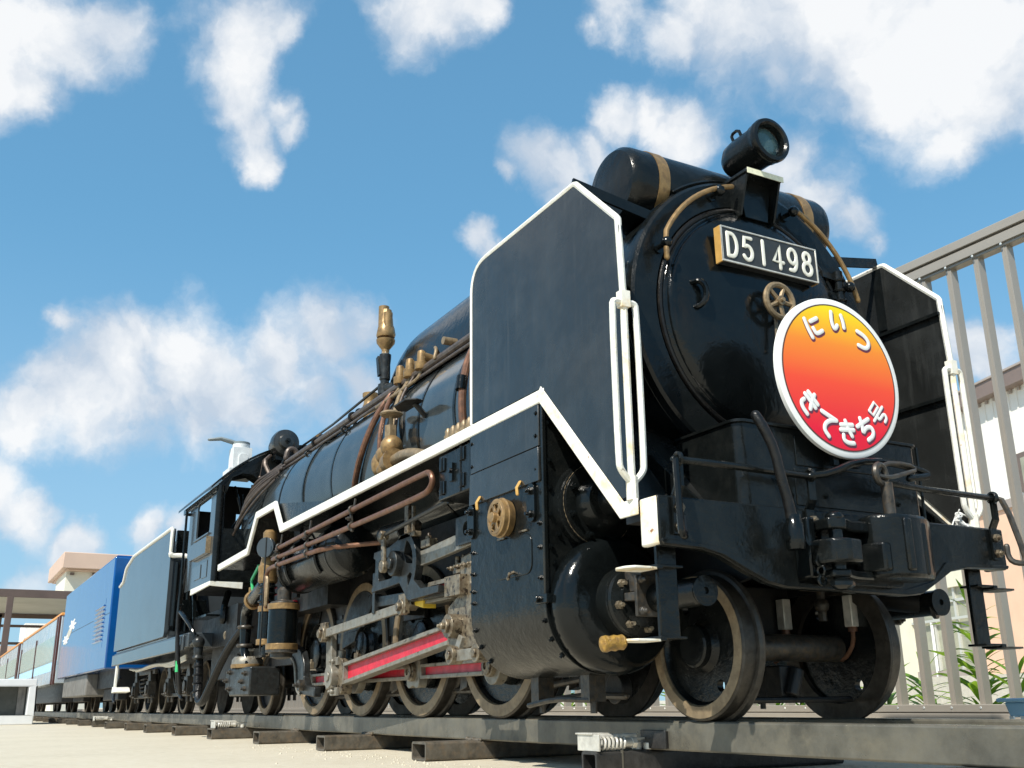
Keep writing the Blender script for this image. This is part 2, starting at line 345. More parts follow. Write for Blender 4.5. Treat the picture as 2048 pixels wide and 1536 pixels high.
# ---------------------------------------------------------------- mesh helpers
class MB:
    def __init__(s): s.v = []; s.f = []
    def add(s, vs, fs):
        o = len(s.v); s.v += [Vector(v) for v in vs]; s.f += [tuple(i+o for i in f) for f in fs]; return s
    def box(s, x0, x1, y0, y1, z0, z1):
        return s.add([(x, y, z) for x in (x0, x1) for y in (y0, y1) for z in (z0, z1)],
                     [(0, 1, 3, 2), (4, 6, 7, 5), (0, 4, 5, 1), (2, 3, 7, 6), (0, 2, 6, 4), (1, 5, 7, 3)])
    def beam(s, p0, p1, w, h, up=(0, 0, 1)):
        p0, p1 = Vector(p0), Vector(p1); d = (p1-p0).normalized(); a = d.cross(Vector(up)).normalized(); b = a.cross(d)
        vs = [p+a*sx*w/2+b*sz*h/2 for p in (p0, p1) for sx, sz in ((-1, -1), (1, -1), (1, 1), (-1, 1))]
        return s.add(vs, [(0, 1, 2, 3), (7, 6, 5, 4), (0, 4, 5, 1), (1, 5, 6, 2), (2, 6, 7, 3), (3, 7, 4, 0)])
    def lathe(s, prof, o, axis, n=24, closed=False, cap=True, up=None):
        """prof: (radius, distance along the axis)"""
        o = Vector(o); ax = Vector(axis).normalized()
        ref = Vector(up) if up else (Vector((0, 0, 1)) if abs(ax.z) < .9 else Vector((1, 0, 0)))
        a = ax.cross(ref).normalized(); b = ax.cross(a)
        vs = []
        for r, t in prof:
            for k in range(n):
                th = 2*math.pi*k/n
                vs.append(o+ax*t+(a*math.cos(th)+b*math.sin(th))*r)
        fs = []
        m_ = len(prof)
        for i in range(m_ if closed else m_-1):
            j = (i+1) % m_
            for k in range(n):
                k2 = (k+1) % n
                fs.append((i*n+k, i*n+k2, j*n+k2, j*n+k))
        if cap and not closed:
            fs.append(tuple(range(n))[::-1]); fs.append(tuple((m_-1)*n+k for k in range(n)))
        return s.add(vs, fs)
    def cyl(s, p0, p1, r0, r1=None, n=20):
        p0, p1 = Vector(p0), Vector(p1)
        return s.lathe([(r0, 0), (r0 if r1 is None else r1, (p1-p0).length)], p0, p1-p0, n)
    def sphere(s, c, r, n=16, sx=1, sy=1, sz=1):
        c = Vector(c); vs = []; fs = []; m_ = n//2
        for i in range(m_+1):
            ph = math.pi*i/m_
            for k in range(n):
                th = 2*math.pi*k/n
                vs.append(c+Vector((r*sx*math.sin(ph)*math.cos(th), r*sy*math.sin(ph)*math.sin(th), r*sz*math.cos(ph))))
        for i in range(m_):
            for k in range(n):
                fs.append((i*n+k, i*n+(k+1) % n, (i+1)*n+(k+1) % n, (i+1)*n+k))
        return s.add(vs, fs)
    def tube(s, pts, r, n=10, closed=False, flat=None, round_=0):
        """swept tube; round_ > 0 smooths the path; flat=(axis, factor) squashes it along an axis"""
        P = [Vector(p) for p in pts]
        if round_:
            for _ in range(round_):
                q = [] if closed else [P[0]]
                m_ = len(P)
                for i in range(m_ if closed else m_-1):
                    a, b = P[i], P[(i+1) % m_]
                    q += [a*.75+b*.25, a*.25+b*.75]
                if not closed: q.append(P[-1])
                P = q
        m_ = len(P)
        T = []
        for i in range(m_):
            a = P[(i-1) % m_] if (closed or i > 0) else P[i]; b = P[(i+1) % m_] if (closed or i < m_-1) else P[i]
            T.append((b-a).normalized())
        ref = Vector((0, 0, 1)) if abs(T[0].z) < .9 else Vector((1, 0, 0))
        nrm = T[0].cross(ref).normalized()
        rings = []
        for i in range(m_):
            nrm = (nrm-T[i]*nrm.dot(T[i]))
            if nrm.length < 1e-6: nrm = T[i].orthogonal()
            nrm.normalize(); bn = T[i].cross(nrm)
            rings.append([(nrm*math.cos(2*math.pi*k/n)+bn*math.sin(2*math.pi*k/n)) for k in range(n)])
        if isinstance(r, (int, float)): rr = [r]*m_
        else:
            rr = []
            for i in range(m_):
                t = i/(m_-1)*(len(r)-1); k0 = min(int(t), len(r)-2); rr.append(r[k0]+(r[k0+1]-r[k0])*(t-k0))
        vs = []
        def squash(v):
            if flat:
                ax = Vector(flat[0]); v = v-ax*v.dot(ax)*(1-flat[1])
            return v
        for i in range(m_):
            vs += [P[i]+squash(v*rr[i]) for v in rings[i]]
        fs = []
        for i in range(m_ if closed else m_-1):
            j = (i+1) % m_
            for k in range(n):
                fs.append((i*n+k, i*n+(k+1) % n, j*n+(k+1) % n, j*n+k))
        if not closed:      # rounded ends
            for (i, sg) in ((0, -1), (m_-1, 1)):
                base = i*n; prev = [base+k for k in range(n)]
                for a in (.6, 1.1):
                    st = len(vs)
                    for k in range(n):
                        vs.append(P[i]+squash(rings[i][k]*rr[i]*math.cos(a)+T[i]*sg*rr[i]*math.sin(a)))
                    cur = [st+k for k in range(n)]
                    for k in range(n): fs.append((prev[k], prev[(k+1) % n], cur[(k+1) % n], cur[k]))
                    prev = cur
                fs.append(tuple(prev))
        return s.add(vs, fs)
    def torus(s, c, axis, R, r, n=28, m_=8):
        ax = Vector(axis).normalized(); a = ax.orthogonal().normalized(); b = ax.cross(a); c = Vector(c)
        return s.tube([c+(a*math.cos(2*math.pi*k/n)+b*math.sin(2*math.pi*k/n))*R for k in range(n)], r, m_, True)
    def prism(s, poly, axis, a0, a1, holes=()):
        """polygon (with holes) extruded along axis; poly in (y,z), (x,z) or (x,y)"""
        def p3(p, t):
            return {'x': (t, p[0], p[1]), 'y': (p[0], t, p[1]), 'z': (p[0], p[1], t)}[axis]
        loops = [list(poly)]+[list(h) for h in holes]
        flat = [p for l in loops for p in l]
        tris = tessellate_polygon([[Vector((p[0], p[1], 0)) for p in l] for l in loops])
        n = len(flat)
        vs = [p3(p, a0) for p in flat]+[p3(p, a1) for p in flat]
        fs = [tuple(t) for t in tris]+[tuple(i+n for i in t[::-1]) for t in tris]
        o = 0
        for l in loops:
            k = len(l)
            for i in range(k):
                j = (i+1) % k
                fs.append((o+i, o+j, n+o+j, n+o+i))
            o += k
        return s.add(vs, fs)
    def bolt(s, c, axis, r=.022, h=.02):
        ax = Vector(axis).normalized()
        return s.lathe([(r, 0), (r, h), (r*.55, h), (r*.5, h*1.9)], Vector(c), ax, 6)
    def mirror(s):
        q = MB(); q.v = [Vector((v.x, -v.y, v.z)) for v in s.v]; q.f = [f[::-1] for f in s.f]; return q

def circle(cx, cy, r, n=24, r2=None, ph=0):
    return [(cx+r*math.cos(ph+2*math.pi*k/n), cy+(r2 or r)*math.sin(ph+2*math.pi*k/n)) for k in range(n)]
def rrect(x0, x1, y0, y1, r, n=5):
    o = []
    for cx, cy, a in ((x1-r, y1-r, 0), (x0+r, y1-r, 90), (x0+r, y0+r, 180), (x1-r, y0+r, 270)):
        o += [(cx+r*math.cos(math.radians(a+90*k/n)), cy+r*math.sin(math.radians(a+90*k/n))) for k in range(n+1)]
    return o

def obj(name, mb, m_, parent=None, bevel=0.0, label=None, kind=None, smooth=35, cat=None, group=None, seg=2, fix=True):
    vs = [W(v) for v in mb.v]
    lo = Vector((min(v.x for v in vs), min(v.y for v in vs), min(v.z for v in vs)))
    hi = Vector((max(v.x for v in vs), max(v.y for v in vs), max(v.z for v in vs)))
    o_ = (lo+hi)/2
    if parent is None: o_.z = lo.z
    me = bpy.data.meshes.new(name)
    me.from_pydata([v-o_ for v in vs], [], mb.f)
    if fix:
        bm = bmesh.new(); bm.from_mesh(me)
        bmesh.ops.remove_doubles(bm, verts=bm.verts, dist=1e-6)
        bmesh.ops.recalc_face_normals(bm, faces=bm.faces); bm.to_mesh(me); bm.free()
    me.materials.append(M[m_])
    if smooth:
        for p in me.polygons: p.use_smooth = True
        me.set_sharp_from_angle(angle=math.radians(smooth))
    ob = bpy.data.objects.new(name, me); C.objects.link(ob)
    if bevel:
        b = ob.modifiers.new('edge', 'BEVEL'); b.width = bevel*S; b.segments = seg; b.limit_method = 'ANGLE'
        b.angle_limit = math.radians(40); b.harden_normals = False
    place(ob, o_, parent)
    if label: ob['label'] = label
    if kind: ob['kind'] = kind
    if cat: ob['category'] = cat
    if group: ob['group'] = group
    return ob

WLOC = {}
def place(ob, world, parent):
    WLOC[ob.name] = Vector(world)
    if parent is not None:
        ob.parent = parent
        ob.location = Vector(world)-WLOC[parent.name]
    else:
        ob.location = world

def thing(name, label, cat, base, group=None):
    o = bpy.data.objects.new(name, None); C.objects.link(o)
    o.empty_display_size = .05
    place(o, W(base), None)
    o['label'] = label; o['category'] = cat
    if group: o['group'] = group
    return o

def dup(o, dx, parent=None, label=None):
    """copy of a thing or part and everything below it, moved by dx (engine metres) at the top"""
    c = o.copy(); C.objects.link(c)
    WLOC[c.name] = WLOC[o.name]+Vector(dx)*S
    if parent is not None: c.parent = parent
    c.location = o.location+Vector(dx)*S
    if label: c['label'] = label
    for ch in o.children:
        sub(ch, c)
    return c
def sub(ch, parent):
    d = ch.copy(); C.objects.link(d); d.parent = parent
    WLOC[d.name] = WLOC[ch.name]
    for g in ch.children: sub(g, d)
# ================================================================ ground
g = MB()
g.add([(-9000, -9000, -.32), (9000, -9000, -.32), (9000, 9000, -.32), (-9000, 9000, -.32)], [(0, 1, 2, 3)])
obj('ground', g, 'ground', kind='structure', smooth=0, fix=False)
g = MB(); g.box(-140, 40, 4.55, 11.5, -.32, -.24)
obj('flower_bed', g, 'soil', kind='structure', smooth=0)
g = MB(); g.box(-160, 40, 3.72, 4.5, -.32, -.085)
obj('kerb', g, 'curb', kind='structure', bevel=.02)

# loose grit beside the track
def grit():
    mb = MB(); rnd = random.Random(3)
    for i in range(260):
        x = rnd.uniform(-7.5, 1.0); y = -1.0-abs(rnd.gauss(0, .35)); r = rnd.uniform(.004, .010)
        if rnd.random() < .25: r *= 1.5
        mb.add([(x+r, y, -.32), (x, y+r, -.32), (x-r, y, -.32), (x, y-r*1.1, -.32), (x, y, -.32+r*1.1)],
               [(0, 1, 4), (1, 2, 4), (2, 3, 4), (3, 0, 4)])
    obj('grit', mb, 'ground', kind='stuff', label='loose pale grit scattered on the concrete beside the track', smooth=0, fix=False)
grit()

# ================================================================ track
track = thing('railway_track', 'raised narrow track of dark steel beams on square tube sleepers under the train', 'track', (-20, 0, -.32))
for s in (-1, 1):
    r = MB(); y0, y1 = sorted((s*.62, s*.49)); r.box(-75, 7, y0, y1, -.172, 0)
    obj('rail', r, 'rail', track, bevel=.012)
def tube_sleeper(x0, x1, ya, yb, mname):
    mb = MB(); t = .018; z0, z1 = -.316, -.173
    outer = rrect(x0, x1, z0, z1, .022); inner = rrect(x0+t, x1-t, z0+t, z1-t, .012)
    mb.prism(outer, 'y', ya, yb, [inner])
    return obj('sleeper', mb, mname, track)
def weld(x0, x1, s):
    mb = MB()
    rnd = random.Random(x0)
    for i in range(14):
        mb.sphere((x0+(x1-x0)*(i+.5)/14, s*.628, -.168+rnd.uniform(-.006, .004)), rnd.uniform(.012, .02), 8)
    return mb
first = None
for i in range(28):
    x0 = -3.13-2.44*i
    tube_sleeper(x0+random.uniform(-.03, .03), x0+.27, -1.1+random.uniform(-.03, .03), 1.1, 'sleeper')
    if i < 4: obj('weld_bead', weld(x0, x0+.27, -1), 'sleeper', track, kind='stuff')
big = tube_sleeper(-.70, -.53, -1.03, 1.03, 'sleeper_dark')
j = MB(); j.box(-.705, -.525, -.845, -.835, -.318, -.168); obj('joint_seam', j, 'rail', big)
for x in (1.75, 4.2):
    tube_sleeper(x, x+.27, -1.1, 1.1, 'sleeper_dark')
# spring latch bolted on top of a sleeper
def latch(x, y):
    plate = MB()
    plate.box(x-.16, x+.08, y-.07, y-.055, -.172, -.075)
    plate.add([], [])
    plate.box(x-.17, x+.02, y-.08, y+.06, -.077, -.066)
    plate.cyl((x+.02, y-.06, -.088), (x+.02, y+.25, -.088), .016, n=10)
    p = obj('spring_latch', plate, 'alu', track, bevel=.003)
    sp = MB()
    pts = []
    for k in range(90):
        a = 2*math.pi*k/14
        pts.append((x+.035+.034*math.cos(a), y-.04+k*.0021, -.128+.034*math.sin(a)))
    sp.tube(pts, .0085, 6)
    obj('coil_spring', sp, 'alu', p)
    st = MB(); st.cyl((x+.035, y+.13, -.128), (x+.035, y+.20, -.128), .028, n=12)
    st.cyl((x+.035, y+.2, -.128), (x+.035, y+.235, -.128), .036, n=6)
    st.beam((x+.02, y+.2, -.105), (x-.01, y+.38, -.105), .05, .014)
    st.cyl((x+.0, y+.27, -.17), (x+.0, y+.27, -.125), .03, n=12)
    st.cyl((x+.04, y+.33, -.17), (x+.04, y+.33, -.13), .03, n=12)
    obj('catch_pin', st, 'alu', p, bevel=.002)
    return p
latch(-.60, -.95)
latch(-10.25, -1.0)
latch(-22.4, -1.0)
j = MB(); j.box(-.62, -.36, -.634, -.622, -.165, -.055)
obj('fish_plate', j, 'sleeper_dark', track, bevel=.004)
j = MB(); j.box(-.352, -.345, -.636, -.622, -.16, -.06)
obj('rail_gap', j, 'under', track)

# ================================================================ locomotive
loco = thing('steam_locomotive', 'miniature black steam locomotive with white edged smoke deflectors and red filled rods', 'steam locomotive', (-5, 0, 0))
ZC = 2.58
def L_(name, mb, m_, parent=None, **k): return obj(name, mb, m_, parent or loco, **k)
def bs_(x, ang, r=.97):
    """point on the boiler's right-hand skin"""
    a = math.radians(ang); return (x, -r*math.cos(a), ZC+r*math.sin(a))

# --- smokebox and boiler
mb = MB(); mb.lathe([(1.02, -1.95), (1.035, -1.9), (1.035, -.02), (1.05, .0), (1.06, .04), (1.05, .085), (1.03, .10), (.86, .10), (.845, .085), (.83, .06), (.5, .055)], (0, 0, ZC), (1, 0, 0), 72)
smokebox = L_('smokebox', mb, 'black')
for x in (.02, -1.9):
    mb = MB(); mb.torus((x, 0, ZC), (1, 0, 0), 1.045, .016, 72, 6); L_('smokebox_ring', mb, 'black_gloss', smokebox)
prof = [(.815, .06), (.82, .10), (.81, .115), (.79, .125)]
for k in range(1, 13):
    r = .79*math.cos(math.pi/2*k/12); prof.append((max(r, .002), .125+.105*math.sin(math.pi/2*k/12)**1.0))
mb = MB(); mb.lathe(prof, (0, 0, ZC), (1, 0, 0), 72)
door = L_('smokebox_door', mb, 'black_gloss')
mb = MB(); mb.torus((.10, 0, ZC), (1, 0, 0), .83, .018, 72, 8)
L_('door_seal', mb, 'rubber', door)
mb = MB()          # hinge side clasp and left pull handle
mb.tube([(.18, -.625, 2.73), (.23, -.60, 2.735), (.245, -.565, 2.70), (.245, -.56, 2.62), (.225, -.59, 2.565), (.18, -.615, 2.56)], .02, 8, round_=1)
L_('door_handle', mb, 'black_gloss', door)
mb = MB(); mb.cyl((.14, .78, 2.84), (.14, .78, 3.1), .035, n=14)
for z in (2.87, 2.95, 3.03): mb.torus((.14, .78, z), (0, 0, 1), .036, .012, 16, 6)
mb.beam((.12, .78, 2.9), (.14, .62, 2.9), .05, .05); mb.beam((.12, .78, 3.05), (.14, .60, 3.05), .05, .05)
L_('door_hinge', mb, 'black', door)
def handwheel(c, axis, R, rr, spokes, depth=.02):
    mb = MB(); ax = Vector(axis).normalized(); c = Vector(c)
    mb.torus(c, ax, R, rr, 30, 8)
    a = ax.orthogonal().normalized(); b = ax.cross(a)
    for k in range(spokes):
        th = 2*math.pi*k/spokes+.35
        d = a*math.cos(th)+b*math.sin(th)
        mb.tube([c+d*R*.25, c+d*R*.95], rr*.75, 6)
    mb.cyl(c-ax*depth, c+ax*depth*1.2, R*.28, n=14)
    mb.cyl(c+ax*depth*1.2, c+ax*depth*2.2, R*.12, n=8)
    return mb
mb = handwheel((.315, .005, 2.668), (1, 0, 0), .118, .021, 5)
L_('door_wheel', mb, 'dullbrass')
mb = MB(); mb.cyl((.22, .005, 2.668), (.31, .005, 2.668), .03, n=10); mb.cyl((.27, .0, 2.64), (.285, -.02, 2.34), .012, n=8); mb.sphere((.285, -.02, 2.34), .018, 8)
L_('door_dart_handle', mb, 'greasy')

mb = MB(); mb.lathe([(.985, -9.7), (.985, -6.9), (.955, -6.75), (.955, -1.95)], (0, 0, ZC), (1, 0, 0), 72)
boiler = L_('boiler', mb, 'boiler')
for x in (-2.72, -3.5, -5.95, -6.9, -7.9, -8.75):
    r_ring = .962 if x > -6.8 else .992
    mb = MB(); mb.lathe([(r_ring-.01, -.022), (r_ring, -.022), (r_ring, .022), (r_ring-.01, .022)], (x, 0, ZC), (1, 0, 0), 72, closed=True)
    L_('boiler_band', mb, 'black', boiler)
# dome casing on top of the boiler
def dome():
    mb = MB(); n = 28; secs = []
    for k in range(15):
        t = k/14; secs.append((-1.5-3.45*t, 1.0))
    for k in range(1, 11):
        a = math.pi/2*k/10; secs.append((-4.95-.85*math.sin(a), max(.02, math.cos(a)**.8)))
    front = [(-1.5+.5*math.sin(math.pi/2*k/6), max(.03, math.cos(math.pi/2*k/6))) for k in range(6, 0, -1)]
    secs = front+secs
    for x, sc in secs:
        for k in range(n+1):
            a = math.pi*k/n; c_ = math.cos(a)
            y = -.60*math.copysign(abs(c_)**.75, c_)*(.5+.5*sc); z = 2.95+(1.27*max(0.0, math.sin(a))**.85)*sc
            mb.v.append(Vector((x, y, z)))
    for i in range(len(secs)-1):
        for k in range(n):
            o = i*(n+1)+k
            mb.f.append((o, o+1, o+n+2, o+n+1))
    return mb
L_('dome_casing', dome(), 'black_gloss', smooth=60)
mb = MB(); mb.lathe([(.30, 0), (.27, .1), (.25, .25), (.27, .36), (.30, .40), (.22, .40), (.2, .1)], (-.98, 0, 3.52), (0, 0, 1), 32)
L_('chimney', mb, 'black')

# --- feed water heater across the top of the smokebox
hp = [(.01, -.935), (.20, -.93), (.265, -.915), (.292, -.885), (.30, -.85), (.30, .85), (.292, .885), (.265, .915), (.20, .93), (.01, .935)]
mb = MB(); mb.lathe(hp, (-.27, 0, 3.57), (0, 1, 0), 56)
fwh = L_('feed_water_heater', mb, 'black')
for s in (-1, 1):
    mb = MB(); mb.lathe([(.298, -.045), (.306, -.045), (.306, .045), (.298, .045)], (-.27, s*.67, 3.57), (0, 1, 0), 56, closed=True)
    L_('band', mb, 'brass', fwh)
for y in (-.75, .55):
    mb = MB(); mb.box(-.45, -.1, y, y+.2, 3.15, 3.4); L_('heater_saddle', mb, 'black', fwh)
# deflector stays
for s in (-1, 1):
    mb = MB(); mb.beam((-.02, s*1.40, 3.36), (.02, s*.80, 3.24), .075, .02, (1, 0, 0)); mb.beam((.02, s*.80, 3.24), (.03, s*.55, 3.46), .07, .02, (1, 0, 0))
    L_('deflector_stay', mb, 'black')
mb = MB(); mb.tube([bs_(.05, a, 1.075) for a in range(55, 128, 4)], .014, 6)
L_('lamp_conduit', mb, 'black')
for a, b in (((.02, -1.38, 2.95), (-.5, -.88, 3.15)), ((-.3, -1.36, 2.85), (-.9, -.9, 3.1))):
    mb = MB(); mb.tube([a, b], .018, 6); L_('brace_rod', mb, 'black')

# --- headlight
mb = MB(); mb.box(.02, .30, -.17, .17, 3.612, 3.64)
lampst = L_('lamp_bracket', mb, 'black', bevel=.006)
mb = MB()
for s in (-1, 1):
    mb.prism([(.06, 3.615), (.285, 3.615), (.19, 3.33), (.10, 3.30)], 'y', s*.15-.008, s*.15+.008)
mb.prism([(-.15, 3.615), (.15, 3.615), (.10, 3.33), (-.10, 3.33)], 'x', .165, .18)
L_('bracket_web', mb, 'black', lampst)
mb = MB(); mb.box(.301, .306, -.165, .165, 3.600, 3.642)
L_('reflective_strip', mb, 'reflective', lampst)
HZ = 3.855
mb = MB(); mb.lathe([(.02, -.40), (.10, -.385), (.135, -.33), (.145, -.26), (.150, -.05), (.158, -.05), (.158, -.02), (.165, -.01), (.168, .02), (.16, .04), (.135, .045), (.122, .03), (.118, -.02), (.02, -.12)], (.36, 0, HZ), (1, 0, .0), 44)
lamp = L_('headlight', mb, 'black')
mb = MB(); mb.lathe([(.118, .0), (.10, .012), (.06, .022), (.01, .026)], (.335, 0, HZ), (1, 0, 0), 36)
L_('lens', mb, 'glass_lamp', lamp)
mb = MB(); mb.lathe([(.116, .0), (.09, -.05), (.03, -.085), (.005, -.09)], (.33, 0, HZ), (1, 0, 0), 36, cap=False)
L_('reflector', mb, 'chrome', lamp)
mb = MB(); mb.tube([(.08, -.06, HZ+.13), (.07, -.07, HZ+.185), (.15, -.07, HZ+.19), (.165, -.06, HZ+.13)], .012, 8, round_=1)
L_('lamp_handle', mb, 'black', lamp)
mb = MB(); mb.lathe([(.10, 0), (.085, .02), (.06, .03), (.06, .09)], (.15, 0, 3.64), (0, 0, 1), 24)
for a in range(4): mb.bolt((.15+.11*math.cos(a*1.57+.78), .13*math.sin(a*1.57+.78), 3.64), (0, 0, 1), .018, .015)
L_('lamp_foot', mb, 'black', lamp)

# --- number plate
PX = .275
mb = MB(); mb.box(PX-.06, PX, -.43, .43, 2.892, 3.150)
np_ = L_('number_plate', mb, 'plate_grey', bevel=.004)
for y in (-.432, .418):
    mb = MB(); mb.box(PX-.062, PX-.002, y, y+.014, 2.891, 3.151); L_('plate_edge', mb, 'plate_edge', np_)
mb = MB(); mb.box(PX+.0005, PX+.004, -.418, .418, 2.904, 3.138); L_('plate_face', mb, 'plate_grey', np_)
mb = MB()
for (a, b, c, d) in ((-.43, .43, 2.892, 2.902), (-.43, .43, 3.140, 3.150)): mb.box(PX-.004, PX+.009, a, b, c, d)
for (a, b) in ((-.43, -.42), (.42, .43)): mb.box(PX-.004, PX+.009, a, b, 2.902, 3.140)
L_('plate_border', mb, 'alu', np_, bevel=.002)
def arc(cx, cy, rx, ry, a0, a1, n=12):
    return [(cx+rx*math.cos(math.radians(a0+(a1-a0)*k/n)), cy+ry*math.sin(math.radians(a0+(a1-a0)*k/n))) for k in range(n+1)]
GLY = {
 'D': [[(.08, .02), (.08, .98)], [(.08, .98), (.40, .98)]+arc(.40, .5, .46, .48, 90, -90, 18)+[(.08, .02)]],
 '5': [[(.82, .97), (.22, .97), (.14, .52)]+arc(.45, .33, .40, .30, 130, -150, 20)],
 '1': [[(.5, .0), (.5, 1.0)]],
 '4': [[(.66, .0), (.66, .98), (.06, .27), (.94, .27)]],
 '9': [arc(.48, .66, .37, .31, 0, 360, 26), [(.85, .66)]+arc(.40, .5, .45, .47, 15, -75, 14)+[(.22, .05)]],
 '8': [arc(.5, .75, .31, .22, 0, 360, 26), arc(.5, .27, .39, .26, 0, 360, 26)]}
px_ = -.365
for i, ch in enumerate('D51498'):
    mb = MB(); w_, h_ = .098, .172
    for st in GLY[ch]:
        pts = [(PX+.006, -.335+.134*i+(p[0]-.5)*w_, 3.021+(p[1]-.5)*h_) for p in st]
        mb.tube(pts, .0150, 8, flat=((1, 0, 0), .45))
    L_('numeral', mb, 'letter', np_)
for y in (-.3, .3):
    mb = MB(); mb.cyl((.12, y, 3.02), (PX-.05, y, 3.02), .03, n=10); L_('plate_standoff', mb, 'black', np_)

# --- curved handrail over the smokebox door
def sb(y, z, x=.1): return (x, y, z)
for s in (-1, 1):
    R = .93
    if s < 0: angs = [176-4*k for k in range(0, 19)]
    else: angs = [4+4*k for k in range(3, 17)]
    pts = [(.20, R*math.cos(math.radians(a)), ZC+.04+R*math.sin(math.radians(a))) for a in angs]
    if s < 0:
        pts = [(.20, -.83, 2.86), (.20, -.83, 2.98)]+[p for p in pts if p[2] > 3.02]
    else:
        pts = [p for p in pts]
    mb = MB(); mb.tube(pts, .0185, 10)
    hr = L_('door_handrail', mb, 'brass')
    for (y, z) in ((s*.825, 2.97), (s*.34, 3.465)):
        k = MB(); k.cyl((.08, y*1.0, z), (.20, y, z), .018, n=8); k.sphere((.20, y, z), .04, 12); k.cyl((.09, y, z), (.115, y, z), .04, n=12)
        L_('rail_knob', k, 'black_gloss', hr)

# --- running boards, front deck, deflectors
for s in (-1, 1):
    y = s*1.41
    top = [(-.40, 2.065), (-6.22, 2.065), (-6.52, 2.385), (-7.34, 2.385), (-7.68, 1.99), (-9.15, 1.96)]
    mb = MB()
    plate = [(-.40, 2.02), (-6.24, 2.02), (-6.54, 2.34), (-7.32, 2.34), (-7.66, 1.95), (-9.15, 1.92)]
    for a, b in zip(plate[:-1], plate[1:]):
        n_ = Vector((b[0]-a[0], 0, b[1]-a[1])).normalized(); up = Vector((n_.z, 0, -n_.x))
        y0, y1 = sorted((s*1.395, s*.62))
        mb.add([(a[0], y0, a[1]), (a[0], y1, a[1]), (b[0], y1, b[1]), (b[0], y0, b[1]),
                (a[0], y0, a[1]-.02), (a[0], y1, a[1]-.02), (b[0], y1, b[1]-.02), (b[0], y0, b[1]-.02)],
               [(0, 1, 2, 3), (7, 6, 5, 4), (0, 4, 5, 1), (1, 5, 6, 2), (2, 6, 7, 3), (3, 7, 4, 0)])
    rb = L_('running_board', mb, 'black', smooth=0)
    # white valance strip following the edge
    def strip(pts, w, ya, yb):
        P = [Vector((p[0], p[1])) for p in pts]; up, lo = [], []
        for i, p in enumerate(P):
            d0 = (P[i]-P[i-1]).normalized() if i else None; d1 = (P[i+1]-P[i]).normalized() if i < len(P)-1 else None
            n0 = Vector((-d0.y, d0.x)) if d0 else None; n1 = Vector((-d1.y, d1.x)) if d1 else None
            if n0 and n1: nn = (n0+n1).normalized(); k = 1/max(.4, nn.dot(n0))
            else: nn = n0 or n1; k = 1
            up.append(p); lo.append(p+nn*w*k)
        q = MB(); q.prism([tuple(a) for a in up]+[tuple(a) for a in lo[::-1]], 'y', ya, yb); return q
    ya, yb = sorted((s*1.425, s*1.39))
    q = strip(top, .088, ya, yb); L_('edge_strip', q, 'white', rb, bevel=.008)
    ya, yb = sorted((s*1.435, s*1.34))
    q = strip([(-.35, 2.04)]+[(-6.23, 2.04)], .012, ya, yb); 
    front = [(.56, 1.172), (.43, 1.172), (-.44, 2.085)]
    ya, yb = sorted((s*1.426, s*1.414))
    q = strip(front, .09, ya, yb)
    fs = L_('front_strip', q, 'white_worn', bevel=.008)
    # dropped casing plate beside the firebox
    mb = MB(); mb.prism([(-6.54, 2.36), (-4.6, 2.06), (-6.22, 2.06)], 'y', s*1.36-.01, s*1.36+.01)
    mb.add([(-6.54, s*1.36, 2.36), (-6.54, s*.8, 2.36), (-4.7, s*.85, 2.06), (-6.2, s*1.36, 2.06)], [(0, 1, 2, 3)])
    L_('casing_plate', mb, 'black', smooth=0)
mb = MB()           # sloping front plate and deck
mb.add([(-.42, -1.385, 2.03), (-.42, 1.385, 2.03), (.42, 1.385, 1.15), (.42, -1.385, 1.15),
        (-.46, -1.385, 2.0), (-.46, 1.385, 2.0), (.40, 1.385, 1.12), (.40, -1.385, 1.12)],
       [(0, 1, 2, 3), (7, 6, 5, 4), (0, 4, 5, 1), (1, 5, 6, 2), (2, 6, 7, 3), (3, 7, 4, 0)])
mb.box(.40, .66, -1.385, 1.385, 1.12, 1.15)
L_('front_deck', mb, 'black_panel', smooth=0)

